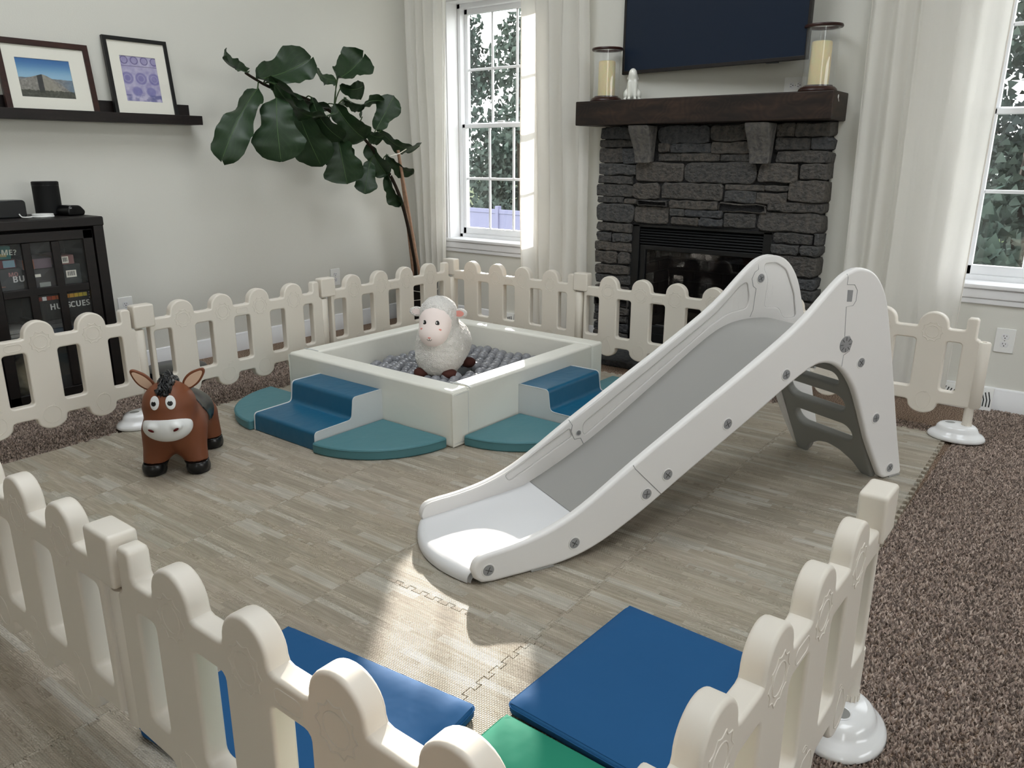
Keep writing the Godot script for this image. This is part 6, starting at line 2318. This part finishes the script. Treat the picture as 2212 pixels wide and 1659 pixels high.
# ------------------------------------------------------------------ plush sheep sitting in the balls
func build_sheep() -> void:
	var yaw := atan2(0.42, 0.906)
	var t := thing("plush_sheep", "fluffy white plush sheep with a pale pink face sitting in the grey balls", "toy sheep", Vector3(-2.752, 0.135, -2.905), yaw)
	var f := noise(FastNoiseLite.TYPE_CELLULAR, 62.0, 1, 3)
	f.cellular_return_type = FastNoiseLite.RETURN_DISTANCE
	var f2 := noise(FastNoiseLite.TYPE_SIMPLEX_SMOOTH, 36.0, 2, 9)
	var smooth_body := func(p: Vector3) -> float:
		var d := ell(p, Vector3(0, 0.145, -0.055), Vector3(0.135, 0.135, 0.185))
		d = smin(d, cap(p, Vector3(0, 0.10, 0.05), Vector3(0, 0.27, 0.045), 0.118, 0.095), 0.06)
		d = smin(d, ell(p, Vector3(0, 0.325, 0.035), Vector3(0.098, 0.088, 0.088)), 0.03)
		return d
	var wool := func(p: Vector3) -> float:
		return smooth_body.call(p) + 0.0045 * (f.get_noise_3d(p.x, p.y, p.z) + 0.4) + 0.004 * f2.get_noise_3d(p.x, p.y, p.z)
	var b := MB.new()
	b.nets(Vector3(-0.17, -0.02, -0.27), Vector3(0.17, 0.44, 0.20), 0.0062, func(p: Vector3) -> float: return maxf(wool.call(p), 0.004 - p.y))
	part("body", b.mesh(), M.wool, t)
	# face
	var face := func(p: Vector3) -> float:
		var d := ell(p, Vector3(0, 0.288, 0.082), Vector3(0.086, 0.084, 0.076))
		return smin(d, ell(p, Vector3(0, 0.228, 0.128), Vector3(0.071, 0.062, 0.066)), 0.05)
	b = MB.new()
	b.nets(Vector3(-0.1, 0.16, 0.03), Vector3(0.1, 0.385, 0.215), 0.0055, face)
	part("face", b.mesh(), M.plush, t)
	for s in [-1.0, 1.0]:
		var nn := Vector3(s * 0.42, 0.1, 1.0).normalized()
		var fr := facing(Vector3.UP.cross(nn), Vector3.UP - nn * nn.y)
		fr.origin = Vector3(s * 0.050, 0.298, 0.2)
		for k in 20:
			fr.origin -= nn * face.call(fr.origin) * 0.8
		b = MB.new()
		b.xf = fr
		b.ball(Vector3.ZERO, Vector3(0.0105, 0.0155, 0.0028), 18, 8)
		var eye := part("eye", b.mesh(), M.ink, t)
		b = MB.new()
		b.xf = fr
		b.ball(Vector3(-0.004, 0.004, 0.002), Vector3(0.0032, 0.0052, 0.0013), 12, 6)
		part("eye_shine", b.mesh(), M.plate, eye)
		var cf := fr
		cf.origin = Vector3(s * 0.062, 0.268, 0.2)
		for k in 20:
			cf.origin -= nn * face.call(cf.origin) * 0.8
		b = MB.new()
		b.xf = cf
		b.ball(Vector3.ZERO, Vector3(0.0085, 0.0055, 0.0012), 14, 6)
		part("cheek", b.mesh(), M.pink, t)
		# ears stick out sideways
		var root := Vector3(s * 0.088, 0.325, 0.035)
		var tip := Vector3(s * 0.155, 0.330, 0.05)
		var ed := (tip - root).normalized()
		var en := (Vector3(0, 0.1, 1.0) - ed * ed.dot(Vector3(0, 0.1, 1.0))).normalized()
		var ef := Transform3D(Basis(ed.cross(en).normalized(), ed, en), root)
		b = MB.new()
		b.xf = ef
		var ol := curve2(PackedVector2Array([Vector2(-0.014, -0.01), Vector2(-0.025, 0.02), Vector2(-0.024, 0.045), Vector2(-0.010, 0.066), Vector2(0.010, 0.066), Vector2(0.024, 0.045), Vector2(0.025, 0.02), Vector2(0.014, -0.01)]), 3)
		b.slab(ol, -0.012, 0.008, 0.0085, 4, [], 60.0)
		var ear := part("ear", b.mesh(), M.wool, t)
		b = MB.new()
		b.xf = ef
		var il := PackedVector2Array()
		for q in ol:
			il.append(Vector2(q.x * 0.62, 0.006 + q.y * 0.72))
		b.slab(il, 0.003, 0.0092, 0.002, 2, [], 60.0)
		part("inner_ear", b.mesh(), M.pink if s > 0.0 else M.plush, ear)
		b = MB.new()
		b.nets(Vector3(s * 0.075, 0.03, 0.115) - Vector3(0.06, 0.045, 0.06), Vector3(s * 0.075, 0.03, 0.115) + Vector3(0.06, 0.045, 0.06), 0.006, func(p: Vector3) -> float: return ell(p, Vector3(s * 0.075, 0.022, 0.112), Vector3(0.040, 0.028, 0.048)))
		part("foot", b.mesh(), M.hoof_brown, t)
		b = MB.new()
		b.ball(Vector3(s * 0.10, 0.02, -0.15), Vector3(0.04, 0.028, 0.045), 16, 10)
		part("foot", b.mesh(), M.hoof_brown, t)
	# nose and mouth stitched on
	var on := func(x: float, y: float) -> Vector3:
		var p := Vector3(x, y, 0.21)
		for k in 24:
			p.z -= face.call(p) * 0.8
		return p + Vector3(0, 0, 0.0006)
	b = MB.new()
	var pts := []
	for i in 9:
		var u := -1.0 + i / 4.0
		pts.append(on.call(u * 0.013, 0.2135 + 0.0055 * pow(absf(u), 1.5) - 0.004 * (1.0 - absf(u)) * 0.0 - (0.003 * sin(absf(u) * PI))))
	b.tube(pts, 0.0011, 5)
	b.tube([on.call(0.0, 0.2145), on.call(0.0, 0.2245)], 0.0011, 5)
	part("mouth", b.mesh(), M.ink, t)
	b = MB.new()
	b.ball(on.call(0.0, 0.227), Vector3(0.008, 0.004, 0.0012), 12, 6)
	part("nose", b.mesh(), M.pink, t)
